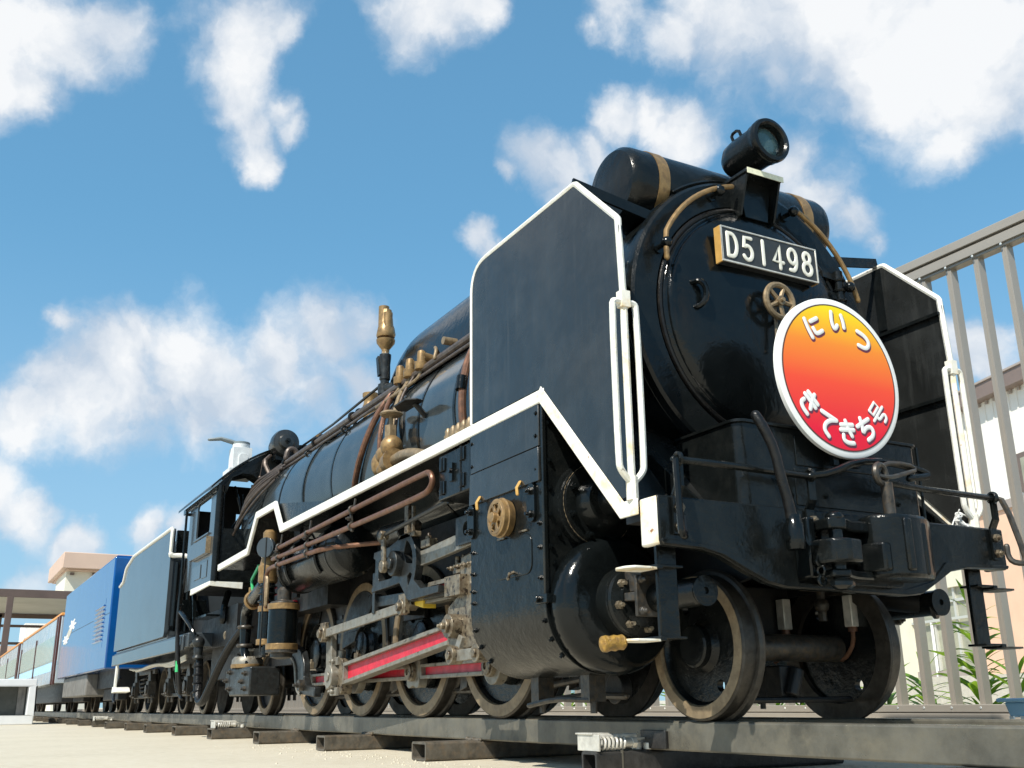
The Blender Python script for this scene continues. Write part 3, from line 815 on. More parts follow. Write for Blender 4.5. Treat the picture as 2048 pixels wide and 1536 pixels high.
def rounded(poly, rads, n=6):
    """polygon with rounded corners"""
    out = []; m_ = len(poly)
    for i, p in enumerate(poly):
        r = rads[i]
        p = Vector(p)
        if not r: out.append(tuple(p)); continue
        a = (Vector(poly[i-1])-p).normalized(); b = (Vector(poly[(i+1) % m_])-p).normalized()
        ang = a.angle(b); t = r/math.tan(ang/2)
        A, B = p+a*t, p+b*t
        for k in range(n+1):
            u = k/n; out.append(tuple(A*(1-u)**2+p*2*u*(1-u)+B*u*u))
    return out
defl_edge = [(-1.45, 2.07), (-1.45, 3.315), (.035, 3.325), (.505, 2.86), (.50, 1.20)]
for s in (-1, 1):
    y = s*1.41
    poly = rounded(defl_edge+[(.42, 1.19), (-.44, 2.07)], [0, .24, .05, .13, 0, 0, 0])
    mb = MB(); mb.prism(poly, 'y', y-.012, y+.012)
    d = L_('smoke_deflector', mb, 'black_panel', smooth=0)
    mb = MB(); pth = rounded(defl_edge, [0, .24, .05, .13, 0], 8)
    i0 = next(i for i, p in enumerate(pth) if p[0] > .4)
    mb.tube([(p[0], y, p[1]) for p in pth[:i0+3]+[(.503, 2.34)]], .0215, 8)
    L_('beading', mb, 'white', d)
    mb = MB(); mb.tube([(.503, y, 2.36), (.50, y, 2.2), (.50, y, 1.3), (.49, y, 1.18)], .022, 8)
    mb.box(.475, .53, y-.03, y+.03, 2.30, 2.40)
    mb.cyl((.50, y, 1.17), (.50, y, 1.30), .034, n=8)
    L_('post', mb, 'white_worn', d)
    for t in (-1, 1):
        mb = MB()
        mb.tube([(.505, y+t*.015, 2.335), (.505, y+t*.07, 2.335), (.505, y+t*.085, 2.31), (.505, y+t*.085, 1.38), (.505, y+t*.075, 1.33), (.505, y+t*.012, 1.27)], .0195, 8, round_=2)
        L_('grab_rail', mb, 'white', d)
    mb = MB()
    for z in (2.765, 2.14):
        ya, yb = sorted((y-s*.012, y-s*.045)); mb.box(-1.4, .49, ya, yb, z-.012, z+.012)
    mb.prism([(-.06, 3.30), (.01, 3.30), (.01, 2.8), (-.06, 2.8)], 'y', *sorted((y-s*.012, y-s*.03)))
    L_('stiffener', mb, 'black', d)

# --- buffer beam
beam_poly = [(-1.40, 1.168), (-1.40, .915), (-1.385, .902), (-1.12, .893), (-1.0, .868), (-.82, .79), (-.68, .735), (-.55, .712), (.42, .700), (.55, .715), (.70, .79), (.84, .865), (1.0, .893), (1.385, .902), (1.40, .915), (1.40, 1.168)]
mb = MB(); mb.prism(beam_poly, 'x', .64, .708)
bb = L_('buffer_beam', mb, 'black', bevel=.012)
mb = MB(); mb.prism([(p[0]*.995, p[1]+.004) for p in beam_poly[1:-1]]+[(1.39, .93), (.8, .92), (.66, .80), (.4, .735), (-.5, .745), (-.7, .80), (-.85, .86), (-1.05, .915), (-1.39, .935)], 'x', .706, .722)
L_('beam_flange', mb, 'black', bb, bevel=.004)
for s in (-1, 1):
    mb = MB(); y0, y1 = sorted((s*1.407, s*1.36)); mb.box(.55, .700, y0, y1, .905, 1.165)
    L_('beam_end', mb, 'white_worn' if s < 0 else 'black', bb, bevel=.012)
mb = MB(); mb.box(.36, .64, -1.36, 1.36, 1.06, 1.12); L_('beam_plate', mb, 'under')
# valve chest box in front of the smokebox
mb = MB(); mb.prism(rrect(.05, .655, -.76, .74, .07, 6), 'z', 1.12, 1.66)
vb = L_('front_box', mb, 'black', bevel=.01)
mb = MB(); mb.prism(rrect(.04, .67, -.775, .755, .07, 6), 'z', 1.66, 1.678); L_('box_lid', mb, 'black', vb, bevel=.004)
mb = MB(); mb.box(.655, .664, -.33, .33, 1.44, 1.62); mb.box(.655, .662, -.35, .62, 1.20, 1.42); L_('box_panel', mb, 'black', vb, bevel=.004)
mb = MB()
for (y, z) in ((-.12, 1.27), (.5, 1.27), (.1, 1.52), (-.4, 1.25)): mb.bolt((.662, y, z), (1, 0, 0), .016, .012)
mb.box(.655, .667, .72, .735, 1.15, 1.66)
L_('box_bolts', mb, 'black_gloss', vb, kind='stuff')
for s in (-1, 1):
    mb = MB(); mb.prism([(.62, 1.16), (.40, 1.18), (.10, 1.52), (.16, 1.54)], 'y', s*1.02-.012, s*1.02+.012)
    L_('deck_brace', mb, 'black')
mb = MB(); mb.lathe([(.6, -.6), (.6, -.25), (.5, -.2), (.1, -.2)], (.2, 0, 1.75), (1, 0, 0), 40)
L_('smokebox_saddle', mb, 'under')

# --- coupler
cp = MB(); cp.prism(rrect(-.33, .30, .735, 1.10, .04), 'x', .70, .80)
coupler = L_('coupler', cp, 'black', bevel=.01)
head = [(.78, -.02), (.90, -.06), (.97, -.02), (1.03, .05), (1.045, .16), (1.03, .27), (.98, .36), (.90, .40), (.78, .38)]
mb = MB(); mb.prism(head, 'z', .765, 1.125); L_('guard_arm', mb, 'black', coupler, bevel=.022)
mb = MB(); mb.prism([(.78, -.42), (.86, -.46), (.98, -.43), (1.03, -.36), (1.02, -.25), (.93, -.22), (.88, -.12), (.78, -.1)], 'z', .83, .96)
L_('knuckle', mb, 'black', coupler, bevel=.016)
mb = MB(); mb.prism([(.78, -.38), (.93, -.40), (.96, -.3), (.90, -.18), (.90, -.05), (.78, -.02)], 'z', 1.02, 1.085)
L_('coupler_lug', mb, 'black', coupler, bevel=.012)
mb = MB(); mb.prism([(.78, -.38), (.93, -.40), (.96, -.3), (.90, -.18), (.90, -.05), (.78, -.02)], 'z', .755, .80)
L_('coupler_lug', mb, 'black', coupler, bevel=.012)
mb = MB(); mb.cyl((.90, -.32, .70), (.90, -.32, 1.09), .04, n=14); mb.sphere((.90, -.32, 1.09), .055, 14, sz=.7); mb.sphere((.92, -.33, .72), .06, 10, sy=1.4, sz=.6)
L_('knuckle_pin', mb, 'black_gloss', coupler)
for (y, w_, z0, z1, x_) in ((.10, .03, .80, 1.10, 1.046), (.24, .02, .78, 1.08, 1.034)):
    mb = MB(); mb.box(x_-.02, x_+.008, y-w_, y+w_, z0, z1); L_('casting_rib', mb, 'black', coupler, bevel=.012)
mb = MB(); mb.box(.79, .93, .40, .43, .80, 1.08); L_('guard_web', mb, 'black', coupler, bevel=.01)
mb = MB(); mb.prism([(.80, -.10), (.99, -.05), (1.0, .0), (.80, .02)], 'z', .80, .96); L_('knuckle_tail', mb, 'black', coupler, bevel=.014)
mb = MB(); mb.box(.71, .83, -.46, -.40, .76, 1.10); L_('striker_block', mb, 'black_gloss', coupler, bevel=.012)
mb = MB(); mb.cyl((.93, .10, 1.10), (.93, .10, 1.32), .035, n=12); mb.torus((.93, .06, 1.37), (1, .2, 0), .055, .02, 20, 8)
L_('lock_lift_pin', mb, 'iron', coupler)
mb = MB(); mb.tube([(.93, .02, 1.36), (.92, .10, 1.44), (.88, .36, 1.47), (.88, .44, 1.44), (.92, .30, 1.40), (.95, .10, 1.345)], .014, 8, closed=True, round_=1)
L_('lift_link', mb, 'iron', coupler)
# uncoupling lever
mb = MB()
mb.tube([(.76, -1.315, 1.355), (.76, -1.0, 1.358), (.76, -.34, 1.352)], .021, 10)
mb.tube([(.77, -.34, 1.352), (.80, -.22, 1.37), (.84, -.02, 1.455), (.85, .2, 1.475), (.86, .40, 1.46), (.89, .52, 1.425), (.90, .50, 1.40), (.90, .34, 1.375)], .022, 10, round_=1)
mb.tube([(.84, .14, 1.352), (.78, .6, 1.355), (.76, 1.31, 1.355)], .020, 10)
lever = L_('coupling_lever', mb, 'black')
for s in (-1, 1):
    mb = MB(); mb.tube([(.755, s*1.30, 1.36), (.80, s*1.335, 1.34), (.86, s*1.375, .98), (.86, s*1.37, .935), (.85, s*1.345, .925), (.81, s*1.31, .94), (.79, s*1.305, .98), (.79, s*1.305, 1.04)], .019, 8, round_=1)
    L_('lever_handle', mb, 'black_gloss' if s < 0 else 'iron', lever)
for (y, hz) in ((-1.285, 1.165), (-.325, 1.17), (1.285, 1.165)):
    mb = MB()
    mb.beam((.722, y, .96), (.722, y, 1.17), .06, .014, (1, 0, 0))
    mb.beam((.722, y, 1.165), (.755, y+.0, 1.22), .06, .014, (1, 0, 0)); mb.beam((.755, y, 1.215), (.755, y, 1.35), .055, .014, (1, 0, 0))
    mb.torus((.755, y, 1.36), (0, 1, 0), .03, .014, 16, 6)
    L_('lever_bracket', mb, 'black', lever)
    mb = MB(); mb.bolt((.73, y+.008, 1.10), (1, 0, 0), .028, .02); mb.bolt((.73, y+.008, 1.0), (1, 0, 0), .028, .02)
    L_('bracket_bolts', mb, 'greasy', lever, kind='stuff')
# brake hose and chain
mb = MB(); mb.tube([(.80, -.745, 1.66), (.83, -.72, 1.58), (.85, -.672, 1.45), (.855, -.65, 1.30), (.86, -.615, 1.16), (.865, -.60, 1.02)], [.029, .030, .028, .029, .030, .036], 12, round_=1)
hose = L_('brake_hose', mb, 'rubber')
mb = MB(); mb.lathe([(.048, 0), (.056, .03), (.056, .13), (.045, .15), (.04, .19)], (.865, -.595, .90), (0, 0, 1), 18); mb.cyl((.865, -.66, .965), (.865, -.62, .965), .02, n=8)
mb.beam((.88, -.56, 1.0), (.88, -.53, .93), .03, .015); mb.beam((.88, -.53, .93), (.88, -.44, .935), .03, .015)
L_('hose_coupling', mb, 'black_gloss', hose)
mb = MB()
for k in range(4): mb.torus((.88, -.44, .895-.052*k), (1, 0, 0) if k % 2 else (0, 1, 0), .026, .008, 14, 5)
L_('chain', mb, 'black_gloss', hose)
# front footsteps
for s in (-1, 1):
    y = s*1.25
    mb = MB(); mb.beam((.55, y, .93), (.55, y, .435), .13, .03, (0, 1, 0) if False else (1, 0, 0))
    st = L_('step_hanger', mb, 'black', bevel=.006)
    for z in (.805, .435):
        q = MB(); q.prism([(.485, s*1.19), (.625, s*1.19), (.63, s*1.36), (.48, s*1.36)], 'z', z-.007, z+.007); q.box(.478, .634, *sorted((s*1.33, s*1.37)), z-.018, z+.006)
        sp_ = L_('step_tread', q, 'black', st, bevel=.003)
        q = MB(); q.prism([(.48, s*1.365), (.63, s*1.365), (.645, s*1.42), (.645, s*1.52), (.60, s*1.55), (.51, s*1.55), (.465, s*1.52), (.465, s*1.42)], 'z', z-.022, z-.010)
        L_('tread_tip', q, 'white_worn' if s < 0 else 'iron', st, bevel=.003)
    if s < 0:
        q = MB(); q.lathe([(.028, 0), (.040, .015), (.036, .04), (.042, .06), (.037, .085), (.043, .11), (.040, .13), (.022, .14)], (.55, -1.54, .412), (-.1, -1, -.10), 16)
        L_('taped_step_end', q, 'yellow', st)

rw = random.Random(9); q = MB()
for k in range(5):
    c = Vector((.47, 1.36, 1.20)); q.tube([c+Vector((rw.uniform(-.05, .05), rw.uniform(-.12, .06), rw.uniform(-.01, .14))) for _ in range(6)], .006, 5, round_=2)
L_('tie_wire', q, 'wire')
# --- cylinders (one each side)
def cyl_side(s):
    cy, cz, R = s*.98, .70, .425
    def Y(v): return [(s*abs(p[0]), p[1]) for p in v]
    prof = [(1.405, 2.0), (1.405, .72)]+[(.98+R*math.cos(math.radians(a)), cz+R*math.sin(math.radians(a))) for a in range(0, -121, -8)]+[(.62, .42), (.62, 2.0)]
    mb = MB(); mb.prism(Y(prof), 'x', -1.49, -.465)
    cas = L_('cylinder_casing', mb, 'black', bevel=.008, smooth=30)
    # front plate edge and covers
    mb = MB(); mb.prism(Y([(1.412, 1.99), (1.412, .76), (1.385, .70), (1.385, 1.99)]), 'x', -.478, -.452)
    mb.prism(Y([(1.412, 1.99), (1.412, 1.26), (1.395, 1.26), (1.395, 1.99)]), 'x', -1.495, -1.47)
    L_('casing_edge', mb, 'black', cas, bevel=.004)
    mb = MB(); ya, yb = sorted((s*1.404, s*1.418))
    mb.prism([(-1.47, 1.70), (-.49, 1.70), (-.49, 1.98), (-1.47, 1.98)], 'y', ya, yb); L_('upper_cover', mb, 'black_panel', cas, bevel=.005)
    ya, yb = sorted((s*1.404, s*1.425))
    mb = MB(); mb.prism([(-1.485, 1.47), (-.485, 1.47), (-.49, 1.69), (-1.47, 1.69)], 'y', ya, yb); L_('hinged_flap', mb, 'black_panel', cas, bevel=.005)
    mb = MB()
    for x in (-1.3, -.72):
        mb.tube([(x, s*1.43, 1.50), (x, s*1.455, 1.46), (x, s*1.45, 1.42)], .012, 6)
    L_('flap_catch', mb, 'plate_edge', cas)
    mb = MB(); ya, yb = sorted((s*1.404, s*1.411)); mb.prism(rrect(-1.12, -.62, .90, 1.16, .07), 'y', ya, yb); L_('inspection_door', mb, 'black', cas, bevel=.003)
    mb = MB()
    for (x, z) in ((-.72, 1.18), (-1.02, 1.17)): mb.box(x-.05, x+.05, *sorted((s*1.41, s*1.42)), z-.006, z+.006)
    mb.tube([(-.86, s*1.41, .93), (-.86, s*1.44, .92), (-.88, s*1.44, .89)], .012, 6)
    L_('door_catch', mb, 'greasy', cas)
    # bronze relief valve with a spoked face
    c = Vector((-.94, s*1.41, 1.297))
    mb = MB(); mb.lathe([(.12, 0), (.135, .05), (.125, .055), (.125, .085), (.115, .09), (.088, .09), (.085, .075)], c, (0, s, 0), 36)
    rv = L_('relief_valve', mb, 'brass', cas)
    holes = []
    for k in range(6):
        a = math.radians(60*k+15); holes.append([(-.94+r*math.cos(a+da), 1.297+r*math.sin(a+da)) for r, da in ((.045, -.20), (.085, -.36), (.092, 0), (.085, .36), (.045, .20))])
    mb = MB(); ya, yb = sorted((s*1.492, s*1.503)); mb.prism(circle(-.94, 1.297, .11, 32), 'y', ya, yb, holes); mb.cyl((-.94, s*1.50, 1.297), (-.94, s*1.53, 1.297), .035, n=12)
    L_('valve_face', mb, 'brass', rv, bevel=.003)
    for (x, z0, z1) in ((-.60, 1.27, 1.42), (-1.46, 1.28, 1.42)):
        mb = MB(); ya, yb = sorted((s*1.405, s*1.425)); mb.prism(rrect(x-.05, x+.05, z0-.05, z1+.05, .045), 'y', ya, yb)
        for z in (z0, z1): mb.bolt((x, s*1.425, z), (0, s, 0), .026, .022)
        L_('oval_flange', mb, 'black_gloss', cas, bevel=.003)
    mb = MB()
    rnd = random.Random(5)
    for (x, z) in [(-1.45, 1.13), (-1.45, .98), (-1.45, .86), (-.52, .86), (-.52, 1.05), (-.52, 1.2), (-.53, 1.55), (-1.45, 1.92), (-.52, 1.92), (-.53, 1.77), (-1.45, 1.75), (-1.44, .78)]:
        mb.bolt((x, s*1.405, z), (0, s, 0), .017, .013)
    for a in (-14, -30, -46):
        for x in (-1.44, -.50):
            n_ = Vector((0, s*math.cos(math.radians(a)), math.sin(math.radians(a))))
            mb.bolt(Vector((x, cy, cz))+n_*R, n_, .017, .013)
    for (y, z) in [(1.36, 1.85), (1.36, 1.6), (1.36, 1.42), (1.36, 1.25), (1.36, 1.05), (1.30, 1.13), (1.34, .95)]:
        mb.bolt((-.463, s*y, z), (1, 0, 0), .018, .013)
    L_('bolt_heads', mb, 'black_gloss', cas, kind='stuff')
    mb = MB(); mb.box(-.56, -.42, *sorted((s*1.37, s*1.425)), .70, .755); mb.cyl((-.52, s*1.42, .728), (-.52, s*1.45, .728), .024, n=6)
    L_('cover_clip', mb, 'black_gloss', cas, bevel=.004)
    # front cover of the main cylinder, stepped down to the tail rod tube
    cyx = s*.955
    mb = MB(); mb.lathe([(.40, -.47), (.425, -.45), (.43, -.40), (.42, -.34), (.39, -.30), (.33, -.275), (.22, -.265)], (0, cyx, cz), (1, 0, 0), 48)
    cc = L_('cylinder_cover', mb, 'black_gloss', cas)
    mb = MB(); mb.lathe([(.215, -.28), (.215, -.16), (.205, -.155), (.205, -.14), (.215, -.135), (.21, -.11), (.16, -.09), (.16, -.06), (.10, -.05)], (0, cyx, cz), (1, 0, 0), 40)
    L_('stuffing_flange', mb, 'black', cc)
    mb = MB()
    for k in range(8):
        a = 2*math.pi*k/8+.2; mb.bolt((-.10, cyx+.17*math.cos(a), cz+.17*math.sin(a)), (1, 0, 0), .026, .03)
    L_('cover_bolts', mb, 'greasy', cc, kind='stuff')
    mb = MB(); mb.box(-.10, .06, cyx-.11, cyx+.11, cz+.04, cz+.17); mb.beam((-.1, cyx-.13, cz+.01), (.05, cyx-.10, cz+.01), .05, .05); mb.box(.045, .07, cyx-.15, cyx+.13, cz-.11, cz+.13)
    for (dy, dz) in ((-.12, .1), (.1, .1), (-.12, -.08), (.1, -.08)): mb.bolt((.07, cyx+dy, cz+dz), (1, 0, 0), .026, .03)
    L_('gland', mb, 'iron', cc, bevel=.008)
    mb = MB(); mb.lathe([(.085, .05), (.082, .30), (.078, .49), (.085, .5), (.085, .515), (.02, .516), (.018, .50)], (0, cyx, cz), (1, 0, 0), 28)
    L_('tail_rod_tube', mb, 'black', cc)
    # valve chest cover above
    vy, vz = s*1.05, 1.325
    mb = MB(); mb.lathe([(.285, -.47), (.285, -.415), (.27, -.41), (.27, -.38), (.255, -.375), (.255, -.36), (.18, -.355), (.17, -.30), (.15, -.25), (.10, -.235), (.095, -.05), (.085, -.04)], (0, vy, vz), (1, 0, 0), 44)
    vc = L_('valve_chest_cover', mb, 'black', cas)
    mb = MB(); mb.torus((-.385, vy, vz), (1, 0, 0), .262, .008, 44, 6); L_('cover_joint', mb, 'dullbrass', vc)
    mb = MB()
    for k in range(8):
        a = 2*math.pi*k/8+.35; mb.bolt((-.36, vy+.225*math.cos(a), vz+.225*math.sin(a)), (1, 0, 0), .024, .028)
    L_('cover_studs', mb, 'black_gloss', vc, kind='stuff')
    # drain cocks below
    mb = MB()
    for x in (-1.25, -.62):
        mb.box(x-.05, x+.05, cy-.06, cy+.06, .12, .29); mb.cyl((x, cy-s*.0, .05), (x, cy, .13), .022, n=8)
    mb.tube([(-1.35, cy+s*.05, .10), (-1.0, cy+s*.05, .14), (-.6, cy+s*.05, .13)], .018, 8, round_=1)
    L_('drain_cock', mb, 'iron', cas)
cyl_side(-1); cyl_side(1)
mb = MB(); mb.box(-1.49, -.5, -.62, .62, .5, 1.7); L_('cylinder_saddle', mb, 'under')

# --- frames, wheels
for s in (-1, 1):
    mb = MB(); ya, yb = sorted((s*.40, s*.44))
    mb.prism([(.60, .86), (.60, 1.12), (-9.6, 1.12), (-9.6, .50), (-8.0, .42), (-7.9, .5), (-1.6, .5), (-.9, .75), (.2, .80)], 'y', ya, yb)
    L_('main_frame', mb, 'under')
mb = MB(); mb.box(-9.6, -1.6, -.60, .60, 1.05, 1.75); mb.box(-8.8, -6.2, -.85, .85, 1.2, 2.0); mb.box(-8.6, -7.9, -.38, .38, .35, 1.1)
L_('ash_pan', mb, 'under')
def wheel(name, x, s, R, tw=.135, holes=None, hub=.14, hubp=.0, matd='under'):
    yo = .64; rf_ = .81 if R < .6 else .855
    def ring(prof, n=56):
        q = MB(); q.lathe([(r, t) for r, t in prof], (x, s*(yo-tw), R), (0, s, 0), n, closed=True); return q
    q = ring([(rf_*R-.005, .0), (R+.03, .0), (R+.034, .018), (R+.02, .035), (R, .04), (R-.002, tw-.012), (R-.014, tw), (rf_*R, tw), (rf_*R-.01, tw-.02)])
    ty = L_(name, q, 'tread')
    q = ring([(rf_*R-.008, tw-.03), (R-.016, tw-.0), (R-.016, tw+.003), (rf_*R, tw+.004), (rf_*R-.008, tw-.01)]); L_('tyre_face', q, 'rim', ty)
    q = MB(); y0, y1 = sorted((s*(yo-.10), s*(yo-.055)))
    q.prism(circle(x, R, rf_*R-.003, 56), 'y', y0, y1, holes or [])
    q.lathe([(rf_*R-.004, tw-.02), (rf_*R-.012, tw-.025), (rf_*R-.028, tw-.05), (rf_*R-.036, tw-.075)], (x, s*(yo-tw), R), (0, s, 0), 56, cap=False)
    q.lathe([(hub*1.5, tw-.08), (hub*1.2, tw-.05), (hub, tw-.02), (hub, tw+hubp), (hub*.9, tw+hubp+.01), (.01, tw+hubp+.01)], (x, s*(yo-tw), R), (0, s, 0), 36)
    L_('wheel_centre', q, matd, ty)
    return ty
LR = .43
for s in (-1, 1):
    w = wheel('leading_wheel', 0, s, LR, holes=[circle(math.cos(a)*.27, LR+math.sin(a)*.27, .035, 14) for a in (math.radians(-58), math.radians(122))], hub=.125, hubp=.02, matd='black')
    wheel('trailing_wheel', -9.25, s, LR, hub=.12)
DR = .70
DX = [-2.53-1.55*i for i in range(4)]
PIN = (.15, -.30)
for i, x in enumerate(DX):
    for s in (-1, 1):
        hs = []
        for k in range(8):
            a = math.radians(45*k+10)
            if abs(((math.degrees(a)-math.degrees(math.atan2(PIN[1], PIN[0]))+180) % 360)-180) < 26: continue
            cx, cz_ = x+.40*math.cos(a), DR+.40*math.sin(a)
            hs.append([(cx+.075*math.cos(t)*math.cos(a)-.05*math.sin(t)*math.sin(a), cz_+.075*math.cos(t)*math.sin(a)+.05*math.sin(t)*math.cos(a)) for t in [2*math.pi*j/14 for j in range(14)]])
        w = wheel('driving_wheel', x, s, DR, holes=hs, hub=.17, hubp=.01, matd='black')
        # balance weight opposite the crank
        a0 = math.atan2(-PIN[1], -PIN[0]); big = (i == 2)
        n = 16; span = math.radians(62 if big else 38)
        outer = [(x+.60*math.cos(a0+span*(2*k/n-1)), DR+.60*math.sin(a0+span*(2*k/n-1))) for k in range(n+1)]
        inner_r = .22 if big else .36
        inner = [(x+inner_r*math.cos(a0+span*.7*(1-2*k/n)), DR+inner_r*math.sin(a0+span*.7*(1-2*k/n))) for k in range(n+1)]
        q = MB(); q.prism(outer+inner, 'y', *sorted((s*.545, s*(.65 if big else .62))))
        L_('balance_weight', q, 'link' if big else 'black', w, bevel=.012)
        q = MB(); q.cyl((x+PIN[0], s*.60, DR+PIN[1]), (x+PIN[0], s*.69, DR+PIN[1]), .15, .13, n=28)
        L_('crank_boss', q, 'black', w, bevel=.006)
for x, R in [(0, LR), (-9.25, LR)]+[(x, DR) for x in DX]:
    q = MB(); q.cyl((x, -.52, R), (x, .52, R), .085, n=18); L_('axle', q, 'iron')
# --- springs, brake hangers and rigging glimpsed between the wheels
for x in (-3.3, -4.85, -6.4):
    for s in (-1, 1):
        q = MB(); q.beam((x-.02, s*.58, 1.1), (x+.05, s*.58, .35), .06, .10); q.prism([(x+.0, .22), (x+.14, .25), (x+.17, .60), (x+.08, .60)], 'y', *sorted((s*.50, s*.61)))
        L_('brake_hanger', q, 'iron', bevel=.006)
        q = MB(); q.box(x-.07, x+.06, *sorted((s*.56, s*.62)), .78, 1.02); q.beam((x-.35, s*.58, 1.03), (x+.35, s*.58, 1.03), .07, .05)
        L_('spring_hanger', q, 'link', bevel=.006)
q = MB(); q.tube([(-7.6, -.53, .20), (-2.0, -.53, .23), (-1.2, -.5, .30)], .025, 8); q.tube([(-1.5, -.72, .14), (-1.0, -.78, .16), (-.55, -.78, .15)], .022, 8, round_=1)
L_('brake_rod', q, 'iron')
for (y, x) in ((.30, -.22), (.52, .16)):
    q = MB(); q.box(x-.035, x+.035, y-.035, y+.035, .56, .76); pp = L_('sand_box_union', q, 'alu', bevel=.006)
    q = MB(); q.cyl((x, y, .53), (x, y, .57), .03, n=8); q.tube([(x, y, .56), (x-.005, y, .46), (x-.07, y, .38), (x-.12, y, .36)], .015, 8, round_=1); L_('sand_pipe', q, 'copper', pp)
q = MB(); q.sphere((.05, .38, .70), .05, 12); q.cyl((.05, .38, .60), (.05, .38, .84), .028, n=8); q.cyl((.05, .38, .80), (.05, .2, .80), .014, n=8); L_('lubricator_cock', q, 'iron')
q = MB(); q.box(-.06, .08, -.06, .08, .13, .32); q.cyl((.1, .0, .14), (.1, .06, .30), .05, n=8); L_('truck_centre_block', q, 'under', bevel=.01)
q = MB(); q.box(-.6, -.27, -.40, .40, .45, .84); L_('leading_truck', q, 'under', bevel=.01)
q = MB(); q.cyl((.1, -.5, .115), (.1, .5, .115), .018, n=8); L_('guard_rod', q, 'under')
q = MB(); q.cyl((.0, .80, .78), (.45, .97, .69), .075, n=20); q.cyl((.44, .96, .69), (.46, .97, .69), .09, n=20); L_('far_buffer_drum', q, 'under')
# guard iron behind the leading wheel
for s in (-1, 1):
    q = MB(); q.beam((-.95, s*.66, .5), (-.95, s*.66, .12), .10, .06); q.beam((-1.25, s*.66, .28), (-.75, s*.66, .24), .05, .14); q.cyl((-.80, s*.70, .20), (-.80, s*.62, .20), .10, n=18)
    L_('truck_arm', q, 'under', bevel=.008)

# --- rods
def rod(name, p0, p1, h0, h1, yc, th, s, web='red', inset0=.2, inset1=.2, m_='steel', fl=.028):
    """I-section rod between two pins in the x-z plane; the web is painted"""
    a, b = Vector((p0[0], 0, p0[1])), Vector((p1[0], 0, p1[1])); d = (b-a).normalized(); v = Vector((-d.z, 0, d.x))
    def pt(t, o, y): p = a+d*t+v*o; return (p.x, s*y, p.z)
    Ln = (b-a).length; t0, t1 = inset0, Ln-inset1
    def hh(t): return (h0+(h1-h0)*t/Ln)/2
    y0, y1 = yc-th/2, yc+th/2
    mb = MB()
    def slab(lo0, hi0, lo1, hi1, ya, yb, ta, tb):
        vs = [pt(ta, lo0, ya), pt(ta, hi0, ya), pt(ta, hi0, yb), pt(ta, lo0, yb), pt(tb, lo1, ya), pt(tb, hi1, ya), pt(tb, hi1, yb), pt(tb, lo1, yb)]
        return vs, [(0, 1, 2, 3), (7, 6, 5, 4), (0, 4, 5, 1), (1, 5, 6, 2), (2, 6, 7, 3), (3, 7, 4, 0)]
    for sg in (-1, 1):
        A0, A1 = sg*hh(t0), sg*hh(t1); B0, B1 = A0-sg*fl, A1-sg*fl
        mb.add(*slab(min(A0, B0), max(A0, B0), min(A1, B1), max(A1, B1), y0, y1, t0, t1))
    for ta, tb in ((0, t0), (t1, Ln)):
        mb.add(*slab(-hh(ta), hh(ta), -hh(tb), hh(tb), y0, y1, ta, tb))
    r = L_(name, mb, m_, bevel=.004)
    w = MB(); w.add(*slab(-hh(t0)+fl, hh(t0)-fl, -hh(t1)+fl, hh(t1)-fl, y0+.010, y1-.045, t0, t1))
    L_('painted_web', w, web, r)
    return r
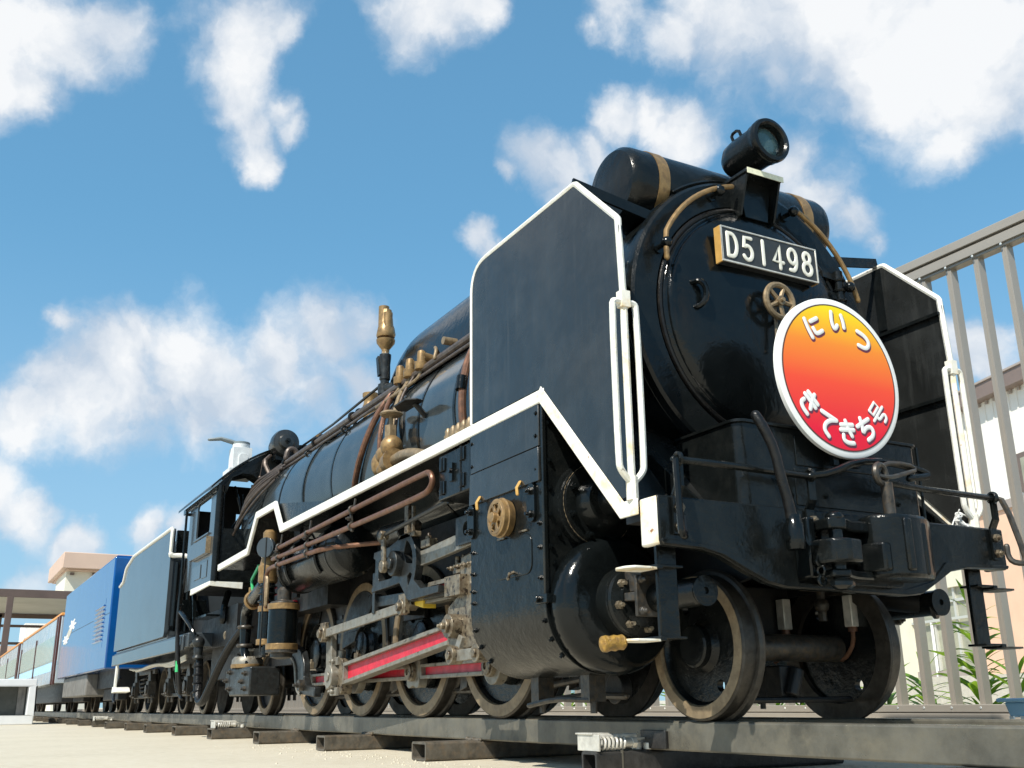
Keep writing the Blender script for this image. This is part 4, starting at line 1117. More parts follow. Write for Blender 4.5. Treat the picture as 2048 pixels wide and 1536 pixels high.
def gear_side(s):
    ys = .735
    pins = [(x+PIN[0], DR+PIN[1]) for x in DX]
    for i in range(3):
        r = rod('side_rod', pins[i], pins[i+1],   .125, .125, ys, .075, s, inset0=.17, inset1=.17)
    for i, p in enumerate(pins):
        q = MB(); ya, yb = sorted((s*(ys-.04), s*(ys+.045)))
        ro = [.145, .16, .17, .135][i]
        sh = circle(p[0], p[1], ro, 30) if i != 1 else [(p[0]+r_*math.cos(a), p[1]+r_*math.sin(a)) for a, r_ in [(2*math.pi*k/40, .15+.03*math.cos(4*(2*math.pi*k/40)+math.pi)) for k in range(40)]]
        q.prism(sh, 'y', ya, yb); e = L_('rod_end', q, 'steel', bevel=.006)
        q = MB(); q.lathe([(.085, 0), (.085, .05), (.07, .055), (.07, .07), (.03, .075), (.03, .062), (.005, .062)], (p[0], s*(ys+.03), p[1]), (0, s, 0), 24); L_('pin_cap', q, 'greasy', e)
        q = MB(); q.box(p[0]-.05, p[0]+.05, *sorted((s*(ys-.02), s*(ys+.03))), p[1]+ro-.01, p[1]+ro+.07); q.cyl((p[0], s*ys, p[1]+ro+.06), (p[0], s*ys, p[1]+ro+.1), .022, n=8)
        L_('oil_cup', q, 'greasy', e, bevel=.006)
    # main rod
    bp_ = pins[2]; ch = (-2.42, .70); ym = .93
    mr = rod('main_rod', bp_, ch, .215, .165, ym, .10, s, inset0=.26, inset1=.16, fl=.036)
    q = MB(); q.prism(rrect(bp_[0]-.18, bp_[0]+.22, bp_[1]-.18, bp_[1]+.18, .06), 'y', *sorted((s*(ym-.06), s*(ym+.055)))); L_('big_end', q, 'greasy', mr, bevel=.012)
    q = MB()
    for z in (-.15, .15): q.box(bp_[0]-.05, bp_[0]+.14, *sorted((s*(ym+.05), s*(ym+.085))), bp_[1]+z-.04, bp_[1]+z+.04); q.bolt((bp_[0]+.05, s*(ym+.085), bp_[1]+z), (0, s, 0), .03, .03)
    q.cyl((bp_[0]+.02, s*ym, bp_[1]+.18), (bp_[0]+.02, s*ym, bp_[1]+.26), .05, n=12)
    L_('big_end_strap', q, 'steel', mr, bevel=.006)
    # return crank and eccentric rod
    rc = (bp_[0]-.05, .83)
    q = MB(); q.beam((bp_[0], s*1.02, bp_[1]-.12), (rc[0], s*1.02, rc[1]+.06), .06, .17, (1, 0, 0)); q.cyl((bp_[0], s*.96, bp_[1]), (bp_[0], s*1.06, bp_[1]), .12, n=22); q.cyl((bp_[0], s*1.06, bp_[1]), (bp_[0], s*1.075, bp_[1]), .05, n=10)
    cr = L_('return_crank', q, 'steel', bevel=.01)
    lk = (-3.42, .93)
    q = MB(); q.beam((rc[0], s*1.10, rc[1]), (lk[0], s*1.10, lk[1]), .035, .085)
    er = L_('eccentric_rod', q, 'steel', bevel=.005)
    for p, r_ in ((rc, .085), (lk, .07)):
        q = MB(); q.cyl((p[0], s*1.07, p[1]), (p[0], s*1.14, p[1]), r_, n=20); q.cyl((p[0], s*1.14, p[1]), (p[0], s*1.17, p[1]), r_*.55, n=8); q.box(p[0]-.05, p[0]+.10, *sorted((s*1.08, s*1.13)), p[1]-.06, p[1]+.11)
        L_('rod_fork', q, 'greasy', er, bevel=.006)
    # radius link, hung in a cast bracket
    def arcpts(cx, cz_, r, a0, a1, n=14): return [(cx+r*math.cos(math.radians(a0+(a1-a0)*k/n)), cz_+r*math.sin(math.radians(a0+(a1-a0)*k/n))) for k in range(n+1)]
    outline = [(-4.02, 1.11), (-4.02, 1.15), (-3.94, 1.17), (-3.94, 1.40), (-3.99, 1.42), (-3.98, 1.47), (-3.62, 1.475)]+arcpts(-3.27, 1.28, .27, 120, -35, 16)+[(-2.90, 1.04), (-2.55, 1.03), (-2.55, .975), (-3.0, .965)]+arcpts(-3.12, 1.10, .14, -75, -150, 6)+[(-3.36, 1.13), (-3.6, 1.12)]
    holes = [rrect(-3.86, -3.52, 1.19, 1.38, .04), arcpts(-3.27, 1.30, .19, 75, -10, 8)+arcpts(-3.30, 1.30, .07, -10, 75, 6), arcpts(-3.27, 1.26, .20, -24, -62, 5)+[(-3.19, 1.17), (-3.13, 1.2)]]
    q = MB(); q.prism(outline, 'y', *sorted((s*1.10, s*1.17)), holes)
    lb = L_('link_bracket', q, 'link', bevel=.014)
    q = MB(); q.prism([(-4.05, .98), (-2.55, .95), (-2.55, 1.03), (-4.05, 1.08)], 'y', *sorted((s*.60, s*1.10))); q.prism([(-4.1, .92), (-4.1, 1.30), (-4.04, 1.30), (-4.04, .92)], 'y', *sorted((s*.6, s*1.13)))
    L_('bracket_web', q, 'link', lb, bevel=.006)
    lkp = arcpts(-2.6, 1.27, .86, 150, 206, 12); lki = arcpts(-2.6, 1.27, .76, 206, 150, 12)
    q = MB(); q.prism(lkp+lki, 'y', *sorted((s*1.0, s*1.09))); q.beam((-3.40, s*1.06, 1.02), (lk[0], s*1.06, lk[1]), .06, .12, (1, 0, 0)); L_('radius_link', q, 'greasy', bevel=.01)
    q = MB(); q.cyl((-3.38, s*1.1, 1.30), (-3.38, s*1.24, 1.30), .11, n=22); q.cyl((-3.38, s*1.24, 1.30), (-3.38, s*1.27, 1.30), .05, n=12); L_('link_trunnion', q, 'link', lb, bevel=.006)
    q = MB(); q.beam((-3.50, s*1.27, 1.56), (-3.48, s*1.27, 1.28), .03, .07, (1, 0, 0)); q.cyl((-3.5, s*1.23, 1.56), (-3.5, s*1.31, 1.56), .04, n=12); q.cyl((-3.48, s*1.25, 1.28), (-3.48, s*1.30, 1.28), .055, n=16); L_('lifting_arm', q, 'greasy', bevel=.008)
    q = MB(); q.cyl((-3.5, s*1.27, 1.56), (-2.10, s*1.27, 1.64), .019, n=8); q.cyl((-2.1, s*1.25, 1.64), (-2.1, s*1.30, 1.64), .035, n=10); q.beam((-2.1, s*1.27, 1.9), (-2.1, s*1.27, 1.6), .03, .03); L_('reach_rod', q, 'link')
    q = MB(); q.beam((-3.27, s*1.13, 1.52), (-3.27, s*1.13, 1.80), .05, .08, (1, 0, 0)); q.beam((-3.16, s*1.13, 1.52), (-3.16, s*1.13, 1.78), .03, .03, (1, 0, 0)); q.box(-3.4, -3.05, *sorted((s*1.10, s*1.17)), 1.50, 1.545)
    L_('bracket_strut', q, 'greasy', lb, bevel=.006)
    q = MB(); q.cyl((-4.0, s*1.05, 1.64), (-3.5, s*1.05, 1.62), .095, n=22); L_('spring_barrel', q, 'link', bevel=.008)
    q = MB(); q.beam((-3.05, s*1.10, 1.30), (-1.55, s*1.10, 1.385), .05, .13); L_('valve_rod_guide', q, 'steel', bevel=.006)
    q = MB(); q.prism(rrect(-2.25, -1.5, 1.30, 1.52, .015), 'y', *sorted((s*1.13, s*1.16)), [rrect(-2.12, -1.9, 1.36, 1.47, .05)]); L_('valve_crosshead', q, 'link', bevel=.006)
    q = MB(); q.box(-2.98, -2.80, *sorted((s*1.06, s*1.14)), 1.38, 1.45); q.bolt((-2.9, s*1.1, 1.45), (0, 0, 1), .03, .03); L_('valve_guide_lug', q, 'greasy', bevel=.006)
    # slide bar and crosshead
    sb_ = rod('slide_bar', (-3.15, 1.02), (-1.5, 1.02), .17, .17, .98, .10, s, inset0=.14, inset1=.1, fl=.034)
    q = MB(); q.prism([(-3.36, .95), (-3.12, .90), (-3.12, 1.10), (-3.36, 1.05)], 'y', *sorted((s*.92, s*1.05))); L_('slide_bar_end', q, 'yellow_paint', sb_, bevel=.008)
    q = MB(); q.prism([(-2.62, .56), (-2.30, .52), (-2.0, .56), (-1.86, .66), (-1.86, .78), (-2.0, .92), (-2.05, 1.18), (-2.16, 1.26), (-2.36, 1.24), (-2.40, .95), (-2.60, .86)], 'y', *sorted((s*.99, s*1.06)), [circle(-2.12, 1.05, .075, 16)])
    xh = L_('crosshead', q, 'greasy', bevel=.014)
    q = MB(); q.box(-2.52, -2.24, *sorted((s*.90, s*1.13)), .93, 1.09); q.box(-2.55, -2.10, *sorted((s*.92, s*1.04)), 1.12, 1.20)
    for x in (-2.50, -2.38, -2.26, -2.14): q.cyl((x, s*1.02, 1.18), (x, s*1.02, 1.26), .022, n=8); q.bolt((x, s*1.06, 1.16), (0, s, 0), .022, .03)
    L_('slipper', q, 'greasy', xh, bevel=.006)
    q = MB(); q.cyl((-2.42, s*1.0, .70), (-2.42, s*1.15, .70), .095, n=22); q.cyl((-2.42, s*1.15, .70), (-2.42, s*1.18, .70), .06, n=6); q.bolt((-2.42, s*1.18, .70), (0, s, 0), .03, .03); L_('gudgeon_pin', q, 'greasy', xh, bevel=.006)
    q = MB(); q.cyl((-1.9, s*.98, .70), (-1.4, s*.98, .70), .055, n=18); L_('piston_rod', q, 'steel', xh)
    q = MB(); q.beam((-2.36, s*1.10, .47), (-1.92, s*1.10, .475), .05, .085); un = L_('union_link', q, 'steel', xh, bevel=.005)
    for x in (-2.36, -1.92):
        q = MB(); q.cyl((x, s*1.06, .475), (x, s*1.16, .475), .07, n=18); q.cyl((x, s*1.16, .475), (x, s*1.18, .475), .035, n=8); L_('link_pin', q, 'greasy', un, bevel=.004)
    q = MB(); q.beam((-2.36, s*1.08, .50), (-2.32, s*1.06, .62), .05, .08, (1, 0, 0)); q.beam((-1.92, s*1.08, .46), (-1.86, s*1.08, 1.35), .045, .08, (1, 0, 0)); L_('combination_lever', q, 'steel', bevel=.006)
    q = MB(); q.prism([(-4.5, .9), (-4.5, 1.35), (-4.2, 1.5), (-4.0, 1.5), (-4.0, .9)], 'y', *sorted((s*.6, s*.64))); L_('motion_plate', q, 'under')
    # wheel splash guards in the gap
    return pins
gear_side(-1); gear_side(1)

# --- air reservoir and cooling pipes under the running board
for s in (-1, 1):
    q = MB(); q.lathe([(.02, -6.66), (.14, -6.64), (.23, -6.58), (.265, -6.5), (.265, -4.75), (.23, -4.66), (.14, -4.6), (.02, -4.58)], (0, s*1.10, 1.60), (1, 0, 0), 44)
    tk = L_('air_reservoir', q, 'black')
    for x in (-6.42, -4.84):
        q = MB(); q.torus((x, s*1.10, 1.60), (1, 0, 0), .266, .010, 44, 6); L_('weld_ring', q, 'black', tk)
    for x in (-6.1, -5.1):
        q = MB(); q.tube([(x, s*1.1+s*.285*math.cos(math.radians(a)), 1.60+.285*math.sin(math.radians(a))) for a in range(-40, 150, 10)], .022, 6, flat=((0, 0, 1), 1)); L_('tank_strap', q, 'black', tk)
q = MB()
q.tube([(-6.30, -1.43, 1.80), (-4.5, -1.43, 1.835), (-2.25, -1.43, 1.865), (-2.15, -1.43, 1.85), (-2.10, -1.43, 1.78), (-2.15, -1.43, 1.72), (-2.28, -1.43, 1.69), (-4.5, -1.43, 1.69), (-6.45, -1.43, 1.70)], .024, 10, round_=2)
cpipe = L_('cooling_pipe', q, 'copper')
q = MB(); q.tube([(-6.45, -1.43, 1.615), (-5.1, -1.43, 1.60), (-4.75, -1.40, 1.60), (-4.35, -1.05, 1.62), (-4.2, -.9, 1.62)], .024, 10, round_=2); q.tube([(-6.45, -1.43, 1.615), (-6.65, -1.43, 1.60), (-6.72, -1.42, 1.5), (-6.72, -1.40, 1.2)], .024, 10, round_=2)
L_('lower_cooling_pipe', q, 'copper')
for x in (-6.22, -5.2, -3.9):
    q = MB()
    q.cyl((x, -1.40, 1.95), (x, -1.415, 1.82), .012, n=6)
    for z in (1.81 if x < -5 else 1.845, 1.69)+((1.61,) if x < -5 else ()):
        q.torus((x, -1.43, z), (1, 0, 0), .03, .012, 14, 6)
    q.cyl((x-.03, -1.43, 1.84), (x+.02, -1.43, 1.64 if x > -5 else 1.56), .016, n=6)
    q.bolt((x, -1.45, 1.76), (0, -1, 0), .02, .02)
    L_('pipe_clamp', q, 'iron', cpipe)
# --- tool box behind the cylinder
q = MB(); q.box(-2.08, -1.53, -1.39, -.9, 1.61, 1.965); tb = L_('tool_box', q, 'black', bevel=.01)
for (x, z) in ((-2.0, 1.88), (-2.0, 1.70), (-1.66, 1.90), (-1.66, 1.70)):
    q = MB(); q.box(x-.045, x+.045, -1.402, -1.388, z-.05, z+.05); q.cyl((x, -1.40, z-.055), (x, -1.40, z+.055), .014, n=8); L_('hinge', q, 'black_gloss', tb, bevel=.003)
q = MB(); q.box(-1.85, -1.80, -1.41, -1.388, 1.72, 1.86); q.cyl((-1.82, -1.40, 1.8), (-1.82, -1.43, 1.8), .02, n=8); L_('latch', q, 'black_gloss', tb)
q = MB(); q.box(-1.70, -1.685, -1.396, -1.385, 1.62, 1.955); L_('door_seam', q, 'under', tb)

# --- compressor and feed pump
def band_cyl(name, x, y, r, z0, z1, m_='black_gloss'):
    q = MB(); q.cyl((x, y, z0), (x, y, z1), r, n=36); p = L_(name, q, m_, bevel=.006)
    for z in (z0-.01, z1-.055):
        b = MB(); b.lathe([(r+.002, 0), (r+.014, 0), (r+.014, .065), (r+.002, .065)], (x, y, z), (0, 0, 1), 36, closed=True); L_('bronze_band', b, 'brass', p, bevel=.004)
    return p
pc = band_cyl('air_compressor', -6.46, -1.27, .165, .72, 1.20)
q = MB(); q.lathe([(.175, 0), (.175, -.03), (.12, -.04), (.12, -.08), (.05, -.1)], (-6.46, -1.27, .71), (0, 0, 1), 36)
L_('compressor_foot', q, 'iron', pc)
q = MB(); q.lathe([(.15, 0), (.15, .03), (.08, .05), (.08, .16), (.05, .20)], (-6.46, -1.27, 1.20), (0, 0, 1), 24)
q.cyl((-6.45, -1.3, 1.2), (-6.45, -1.3, 1.30), .035, n=8); q.torus((-6.45, -1.3, 1.33), (1, .4, 0), .03, .01, 12, 5)
L_('compressor_head', q, 'iron', pc, bevel=.006)
p2 = band_cyl('feed_pump', -7.02, -1.30, .095, .80, 1.22)
q = MB(); q.cyl((-7.05, -1.30, 1.22), (-7.05, -1.30, 1.50), .085, n=20)
for z in (1.27, 1.36, 1.44): q.lathe([(.10, 0), (.115, .015), (.10, .03)], (-7.05, -1.30, z), (0, 0, 1), 16)
L_('pump_stem', q, 'black_gloss', p2, bevel=.004)
q = MB(); q.cyl((-7.0, -1.30, .82), (-7.0, -1.30, .68), .035, n=10)
L_('pump_foot', q, 'black_gloss', p2, bevel=.004)
q = MB(); q.lathe([(.10, 1.50), (.115, 1.52), (.115, 1.64), (.12, 1.65), (.12, 1.70), (.105, 1.71), (.085, 1.80), (.085, 2.10), (.06, 2.13)], (-7.07, -1.30, 0), (0, 0, 1), 24); L_('bronze_column', q, 'brass', p2)
q = MB(); q.lathe([(.09, 1.80), (.09, 1.86)], (-7.07, -1.30, 0), (0, 0, 1), 24); L_('white_band', q, 'white_clean', p2)
q = MB(); q.lathe([(.09, 1.875), (.09, 1.92)], (-7.07, -1.30, 0), (0, 0, 1), 24); L_('blue_band', q, 'planter', p2)
q = MB(); q.cyl((-6.95, -1.36, 1.90), (-6.92, -1.40, 1.90), .12, n=28); L_('gauge_disc', q, 'tender_black', p2, bevel=.004)
q = MB(); q.cyl((-6.80, -1.42, .70), (-6.80, -1.42, 2.0), .010, n=8); L_('pump_rod', q, 'link')
q = MB(); q.box(-6.78, -6.55, -1.1, -1.06, 1.3, 2.3); L_('pump_backplate', q, 'under')
q = MB(); q.tube([(-6.70, -1.42, 1.55), (-6.66, -1.42, 1.5), (-6.66, -1.42, 1.22)], .026, 8); L_('pump_pipe', q, 'dullbrass')
# curved bracket down to the frame
q = MB()
cl = [(-7.02, .68), (-6.75, .66), (-6.58, .56), (-6.54, .40), (-6.48, .28), (-6.36, .235), (-5.9, .20)]
cu = [(-5.9, .30), (-6.2, .33), (-6.30, .42), (-6.30, .55), (-6.42, .70), (-6.7, .78), (-7.02, .77)]
q.prism(cl+cu, 'y', -1.06, -.98); cb = L_('curved_bracket', q, 'link', bevel=.012)
q = MB(); q.tube([(p[0], -1.07, p[1]) for p in cl[:-1]], .016, 8, round_=2); L_('bracket_flange', q, 'steel', cb)
q = MB()
for (x, z) in ((-6.98, .72), (-6.28, .33)): q.cyl((x, -1.06, z), (x, -1.12, z), .06, n=18); q.bolt((x, -1.12, z), (0, -1, 0), .03, .03)
L_('bracket_pin', q, 'iron', cb)
# injector block ahead of the trailing wheel
q = MB(); q.box(-9.30, -8.30, -1.12, -.72, .245, .60); q.prism([(-9.53, .35), (-9.30, .27), (-9.30, .62), (-9.53, .58)], 'y', -1.12, -.75); inj = L_('injector', q, 'link', bevel=.02)
q = MB(); q.lathe([(.20, .60), (.205, .62), (.20, .70), (.17, .74), (.07, .75), (.07, .80), (.11, .81), (.11, .84), (.05, .86), (.04, .95)], (-8.90, -1.0, 0), (0, 0, 1), 28); L_('injector_dome', q, 'steel', inj)
q = MB(); q.lathe([(.207, .595), (.212, .60), (.212, .64), (.205, .645)], (-8.90, -1.0, 0), (0, 0, 1), 28, closed=True); L_('dome_band', q, 'brass', inj)
q = MB()
for (x, z) in ((-9.45, .45), (-9.27, .55), (-9.27, .34), (-8.50, .52), (-8.50, .33), (-8.65, .42)): q.bolt((x, -1.12, z), (0, -1, 0), .035, .03)
L_('injector_bolts', q, 'iron', inj, kind='stuff')
q = MB(); q.tube([(-8.75, -1.05, .66), (-8.86, -1.06, .82), (-8.88, -1.06, 1.15), (-8.86, -1.06, 1.30), (-8.70, -1.08, 1.38), (-8.2, -1.15, 1.42), (-7.4, -1.25, 1.52)], [.05, .06, .075, .08, .09, .095, .08], 14, round_=1); fp = L_('feed_pipe', q, 'black_gloss')
q = MB()
for (x, y, z) in ((-8.88, -1.06, 1.12), (-8.87, -1.06, .88)): q.torus((x, y, z), (0, 0, 1), .085, .025, 20, 8)
L_('pipe_joint', q, 'iron', fp)
q = MB(); q.torus((-8.25, -1.145, 1.415), (1, -.1, .08), .10, .022, 20, 8); q.cyl((-8.3, -1.15, 1.5), (-8.3, -1.15, 1.58), .05, n=10); L_('cock', q, 'brass', fp)
q = MB(); q.beam((-8.1, -1.2, 1.5), (-8.2, -1.2, 1.66), .02, .04, (1, 0, 0)); q.beam((-8.2, -1.2, 1.66), (-7.8, -1.22, 1.80), .02, .035, (1, 0, 0)); L_('green_handle', q, 'green', fp)
q = MB(); q.box(-8.2, -7.3, -.9, -.86, 1.12, 1.34); L_('red_panel', q, 'red')
q = MB(); q.box(-9.6, -8.4, -.95, -.90, .72, .84); q.box(-8.3, -7.4, -1.0, -.95, .95, 1.0)
for x in (-9.45, -9.2, -8.95): q.bolt((x, -.95, .80), (0, -1, 0), .035, .03)
L_('step_bar', q, 'link')
q = MB(); q.tube([(-8.6, -.7, 1.0), (-7.2, -.8, 1.9)], .03, 6); q.box(-8.6, -7.6, -.8, -.7, .60, 1.1); L_('ash_pan_stay', q, 'under')

# --- pipework and fittings along the boiler
def along(ang, r, x0, x1, rad, m_, name='boiler_pipe', sag=0):
    q = MB(); pts = []
    n = 16
    for k in range(n+1):
        x = x0+(x1-x0)*k/n; w_ = math.sin(k*1.9)*sag
        p = bs_(x, ang+w_, r); pts.append(p)
    q.tube(pts, rad, 10); return L_(name, q, m_)
bpipe = along(52, 1.03, -1.3, -9.6, .032, 'pipe')
along(46.5, 1.035, -1.3, -9.6, .040, 'pipe', sag=.25)
along(41.5, 1.00, -1.3, -9.6, .018, 'pipe', sag=.4)
along(49.5, 1.06, -2.2, -9.3, .014, 'pipe', sag=.6)
along(54.5, 1.02, -1.3, -4.4, .026, 'copper')
for x in (-2.45, -4.45, -5.95, -7.3, -8.6):
    q = MB()
    for a, rr, t in ((52, 1.03, .032), (46.5, 1.035, .040)): q.torus(bs_(x, a, rr), (1, 0, 0), t+.012, .018, 18, 8)
    q.cyl(bs_(x, 43, .95), bs_(x, 50, 1.05), .022, n=8); q.torus(bs_(x-.08, 38, 1.0), (1, 0, 0), .035, .014, 14, 6)
    L_('pipe_clip', q, 'black', bpipe)
def down(pts, rad, m_='copper'):
    q = MB(); q.tube([bs_(x, a, r) for x, a, r in pts], rad, 10, round_=2); return L_('down_pipe', q, m_)
down([(-4.62, 40, 1.02), (-4.70, 26, 1.01), (-4.85, 4, 1.01), (-5.12, -14, 1.01), (-5.35, -32, 1.04)], .034)
down([(-4.55, 40, 1.02), (-4.45, 26, 1.01), (-4.36, 6, 1.01), (-4.36, -14, 1.01), (-4.45, -32, 1.04)], .026)
down([(-4.25, 44, 1.03), (-4.18, 28, 1.01), (-4.02, 8, 1.01), (-3.98, -2, 1.02)], .024, 'dullbrass')
down([(-4.12, 44, 1.03), (-4.08, 28, 1.01), (-3.94, 8, 1.01), (-3.92, -2, 1.02)], .016, 'pipe')
down([(-2.50, 44, 1.02), (-2.52, 26, 1.01), (-2.46, 8, 1.01), (-2.43, -8, 1.03), (-2.42, -28, 1.1)], .036)
down([(-2.36, 44, 1.02), (-2.36, 20, 1.01), (-2.30, 0, 1.01), (-2.3, -20, 1.03)], .018, 'pipe')
q = MB(); q.cyl(bs_(-2.47, 12, 1.02), bs_(-2.46, 5, 1.02), .048, n=14); L_('pipe_union', q, 'black_gloss')
# three bronze elbow cocks with thin pipes
for i, x in enumerate((-4.48, -4.22, -3.93)):
    c = Vector((x, -.74, 3.32))
    q = MB(); q.lathe([(.066, 0), (.07, .008), (.07, .075), (.048, .085), (.046, .16), (.04, .195), (.015, .21)], c, (0, 0, 1), 22); q.cyl(c+Vector((0, 0, .15)), c+Vector((.0, .3, .10)), .045, n=16)
    ek = L_('elbow_cock', q, 'brass')
    q = MB(); q.tube([c+Vector((0, 0, .01)), c+Vector((.0, -.02, -.08)), c+Vector((-.12, -.08, -.14)), c+Vector((-.4, -.10, -.16))], .018, 8, round_=2); L_('cock_pipe', q, 'dullbrass', ek)
q = MB(); q.tube([(-3.78, -.62, 3.46), (-3.65, -.72, 3.48), (-3.57, -.74, 3.42), (-3.57, -.76, 3.33)], .018, 8, round_=1); q.cyl((-3.42, -.60, 3.47), (-3.42, -.74, 3.47), .04, n=12); L_('small_elbow', q, 'dullbrass')
# foot plates on the boiler side
for (x, a) in ((-3.42, 10), (-2.72, 57)):
    p = Vector(bs_(x, a, 1.12)); q = MB()
    q.prism([(x-.22, p.y), (x-.10, p.y-.09), (x+.16, p.y-.09), (x+.22, p.y), (x+.2, p.y+.08), (x-.2, p.y+.08)], 'z', p.z-.008, p.z+.008); q.cyl((x+.08, p.y+.04, p.z), bs_(x+.08, a-5, .95), .028, n=8)
    L_('foot_plate', q, 'under', bevel=.004)
# check valve
c = Vector((-3.98, -1.06, 2.42))
q = MB(); q.sphere(c, .13, 20, sy=.9, sz=.75); q.sphere(c+Vector((.02, 0, -.15)), .125, 20, sy=.9, sz=.7); q.sphere(c+Vector((-.12, 0, -.07)), .115, 16, sz=1.2); q.sphere(c+Vector((.15, -.02, .05)), .11, 16)
q.cyl(c+Vector((.10, -.02, -.10)), c+Vector((.30, -.05, -.12)), .10, n=22); q.lathe([(.115, 0), (.115, .04)], c+Vector((.27, -.05, -.12)), (1, -.1, 0), 22)
ck = L_('check_valve', q, 'brass')
q = MB(); q.tube([c+Vector((.3, -.05, -.12)), c+Vector((.62, -.08, -.13)), c+Vector((.95, -.08, -.2)), c+Vector((1.2, -.08, -.3))], .052, 14, round_=1); L_('delivery_pipe', q, 'dullbrass', ck)
q = MB(); q.cyl(c+Vector((.12, -.02, .12)), c+Vector((.12, -.02, .26)), .062, n=6); q.cyl(c+Vector((.12, -.02, .26)), c+Vector((.12, -.02, .36)), .02, n=8); L_('valve_nut', q, 'dullbrass', ck)
q = MB(); q.lathe([(.02, 0), (.10, .01), (.115, .025), (.10, .045), (.03, .05)], c+Vector((.12, -.02, .35)), (0, 0, 1), 24); L_('valve_wheel', q, 'dullbrass', ck)
# whistle
c = Vector((-5.40, -.55, 3.48))
q = MB(); q.lathe([(.075, 0), (.075, .12), (.05, .13), (.05, .17), (.062, .18), (.062, .22)], c, (0, 0, 1), 18); q.cyl(c+Vector((0, 0, .07)), c+Vector((.38, .12, .03)), .06, n=14); q.lathe([(.062, .22), (.06, .36), (.068, .44), (.068, .48)], c, (0, 0, 1), 18); q.beam(c+Vector((.0, -.07, .22)), c+Vector((-.06, -.07, .46)), .02, .06)
wh = L_('whistle', q, 'link')
q = MB(); q.lathe([(.045, .49), (.045, .54), (.06, .56), (.105, .62), (.11, .66), (.04, .66)], c, (0, 0, 1), 24); q.lathe([(.105, .69), (.115, .72), (.10, .80), (.085, .84), (.08, .90), (.06, 1.03)], c, (0, 0, 1), 10); q.cyl(c+Vector((-.03, -.02, .72)), c+Vector((-.03, -.02, 1.08)), .062, n=14); q.cyl(c+Vector((.05, .0, .72)), c+Vector((.05, 0, .98)), .055, n=14); q.cyl(c+Vector((0, 0, .6)), c+Vector((0, 0, .75)), .03, n=8)
L_('whistle_bell', q, 'brass', wh)
q = MB(); q.lathe([(.045, .485), (.045, .51)], c, (0, 0, 1), 16); L_('whistle_seal', q, 'white', wh)
q = MB(); q.tube([c+Vector((-.05, -.05, .10)), (-7.3, -.5, 3.60), (-9.5, -.42, 3.66)], .016, 8); L_('whistle_rod', q, 'planter' if False else 'black_gloss')
for (x, y) in ((-6.55, -.28), (-6.2, -.22)):
    q = MB(); q.lathe([(.085, 3.35), (.08, 3.62), (.095, 3.64), (.095, 3.68), (.085, 3.70), (.08, 3.74), (.10, 3.80), (.10, 3.84), (.03, 3.85)], (x, y, 0), (0, 0, 1), 20); L_('safety_valve', q, 'brass')
q = MB(); q.cyl((-7.9, -.42, 3.35), (-7.9, -.42, 3.52), .06, n=8); q.lathe([(.02, 0), (.10, .01), (.11, .03), (.03, .05)], (-7.9, -.42, 3.56), (0, 0, 1), 14); q.cyl((-7.9, -.42, 3.5), (-7.9, -.42, 3.58), .02, n=6); L_('turret_valve', q, 'brass')
q = MB(); q.tube([(-8.6, -.55, 3.30), (-8.6, -.56, 3.48), (-8.6, -.62, 3.55), (-8.6, -.70, 3.52), (-8.6, -.72, 3.40)], .04, 10, round_=2); L_('steam_bend', q, 'pipe')
# lubricator caps on the running board
q = MB(); q.box(-2.18, -1.50, -1.36, -1.22, 2.02, 2.06); lu = L_('lubricator_tray', q, 'black', bevel=.006)
for k in range(7):
    x = -2.12+.095*k; q = MB(); q.lathe([(.03, 2.06), (.03, 2.12), (.036, 2.125), (.036, 2.15), (.028, 2.155), (.028, 2.19), (.012, 2.215)], (x, -1.29, 0), (0, 0, 1), 12); L_('oil_cap', q, 'dullbrass', lu)
q = MB(); q.tube([(-1.50, -1.28, 2.10), (-1.50, -1.28, 2.4), (-1.52, -1.15, 2.75), (-1.6, -1.0, 3.0)], .03, 10, round_=1); L_('lubricator_pipe', q, 'copper')
# cable bundle in front of the cab
rnd = random.Random(11)
for k in range(6):
    q = MB(); pts = [bs_(-8.3-rnd.random()*.2, 40-3*k, 1.04), bs_(-8.8, 34-4*k, 1.08+.03*rnd.random()), bs_(-9.2, 27-5*k+rnd.uniform(-3, 3), 1.13), (-9.62, -.98-.03*k, 2.9-.09*k)]
    q.tube(pts, rnd.uniform(.014, .03), 7, round_=2); L_('cable', q, 'pipe')
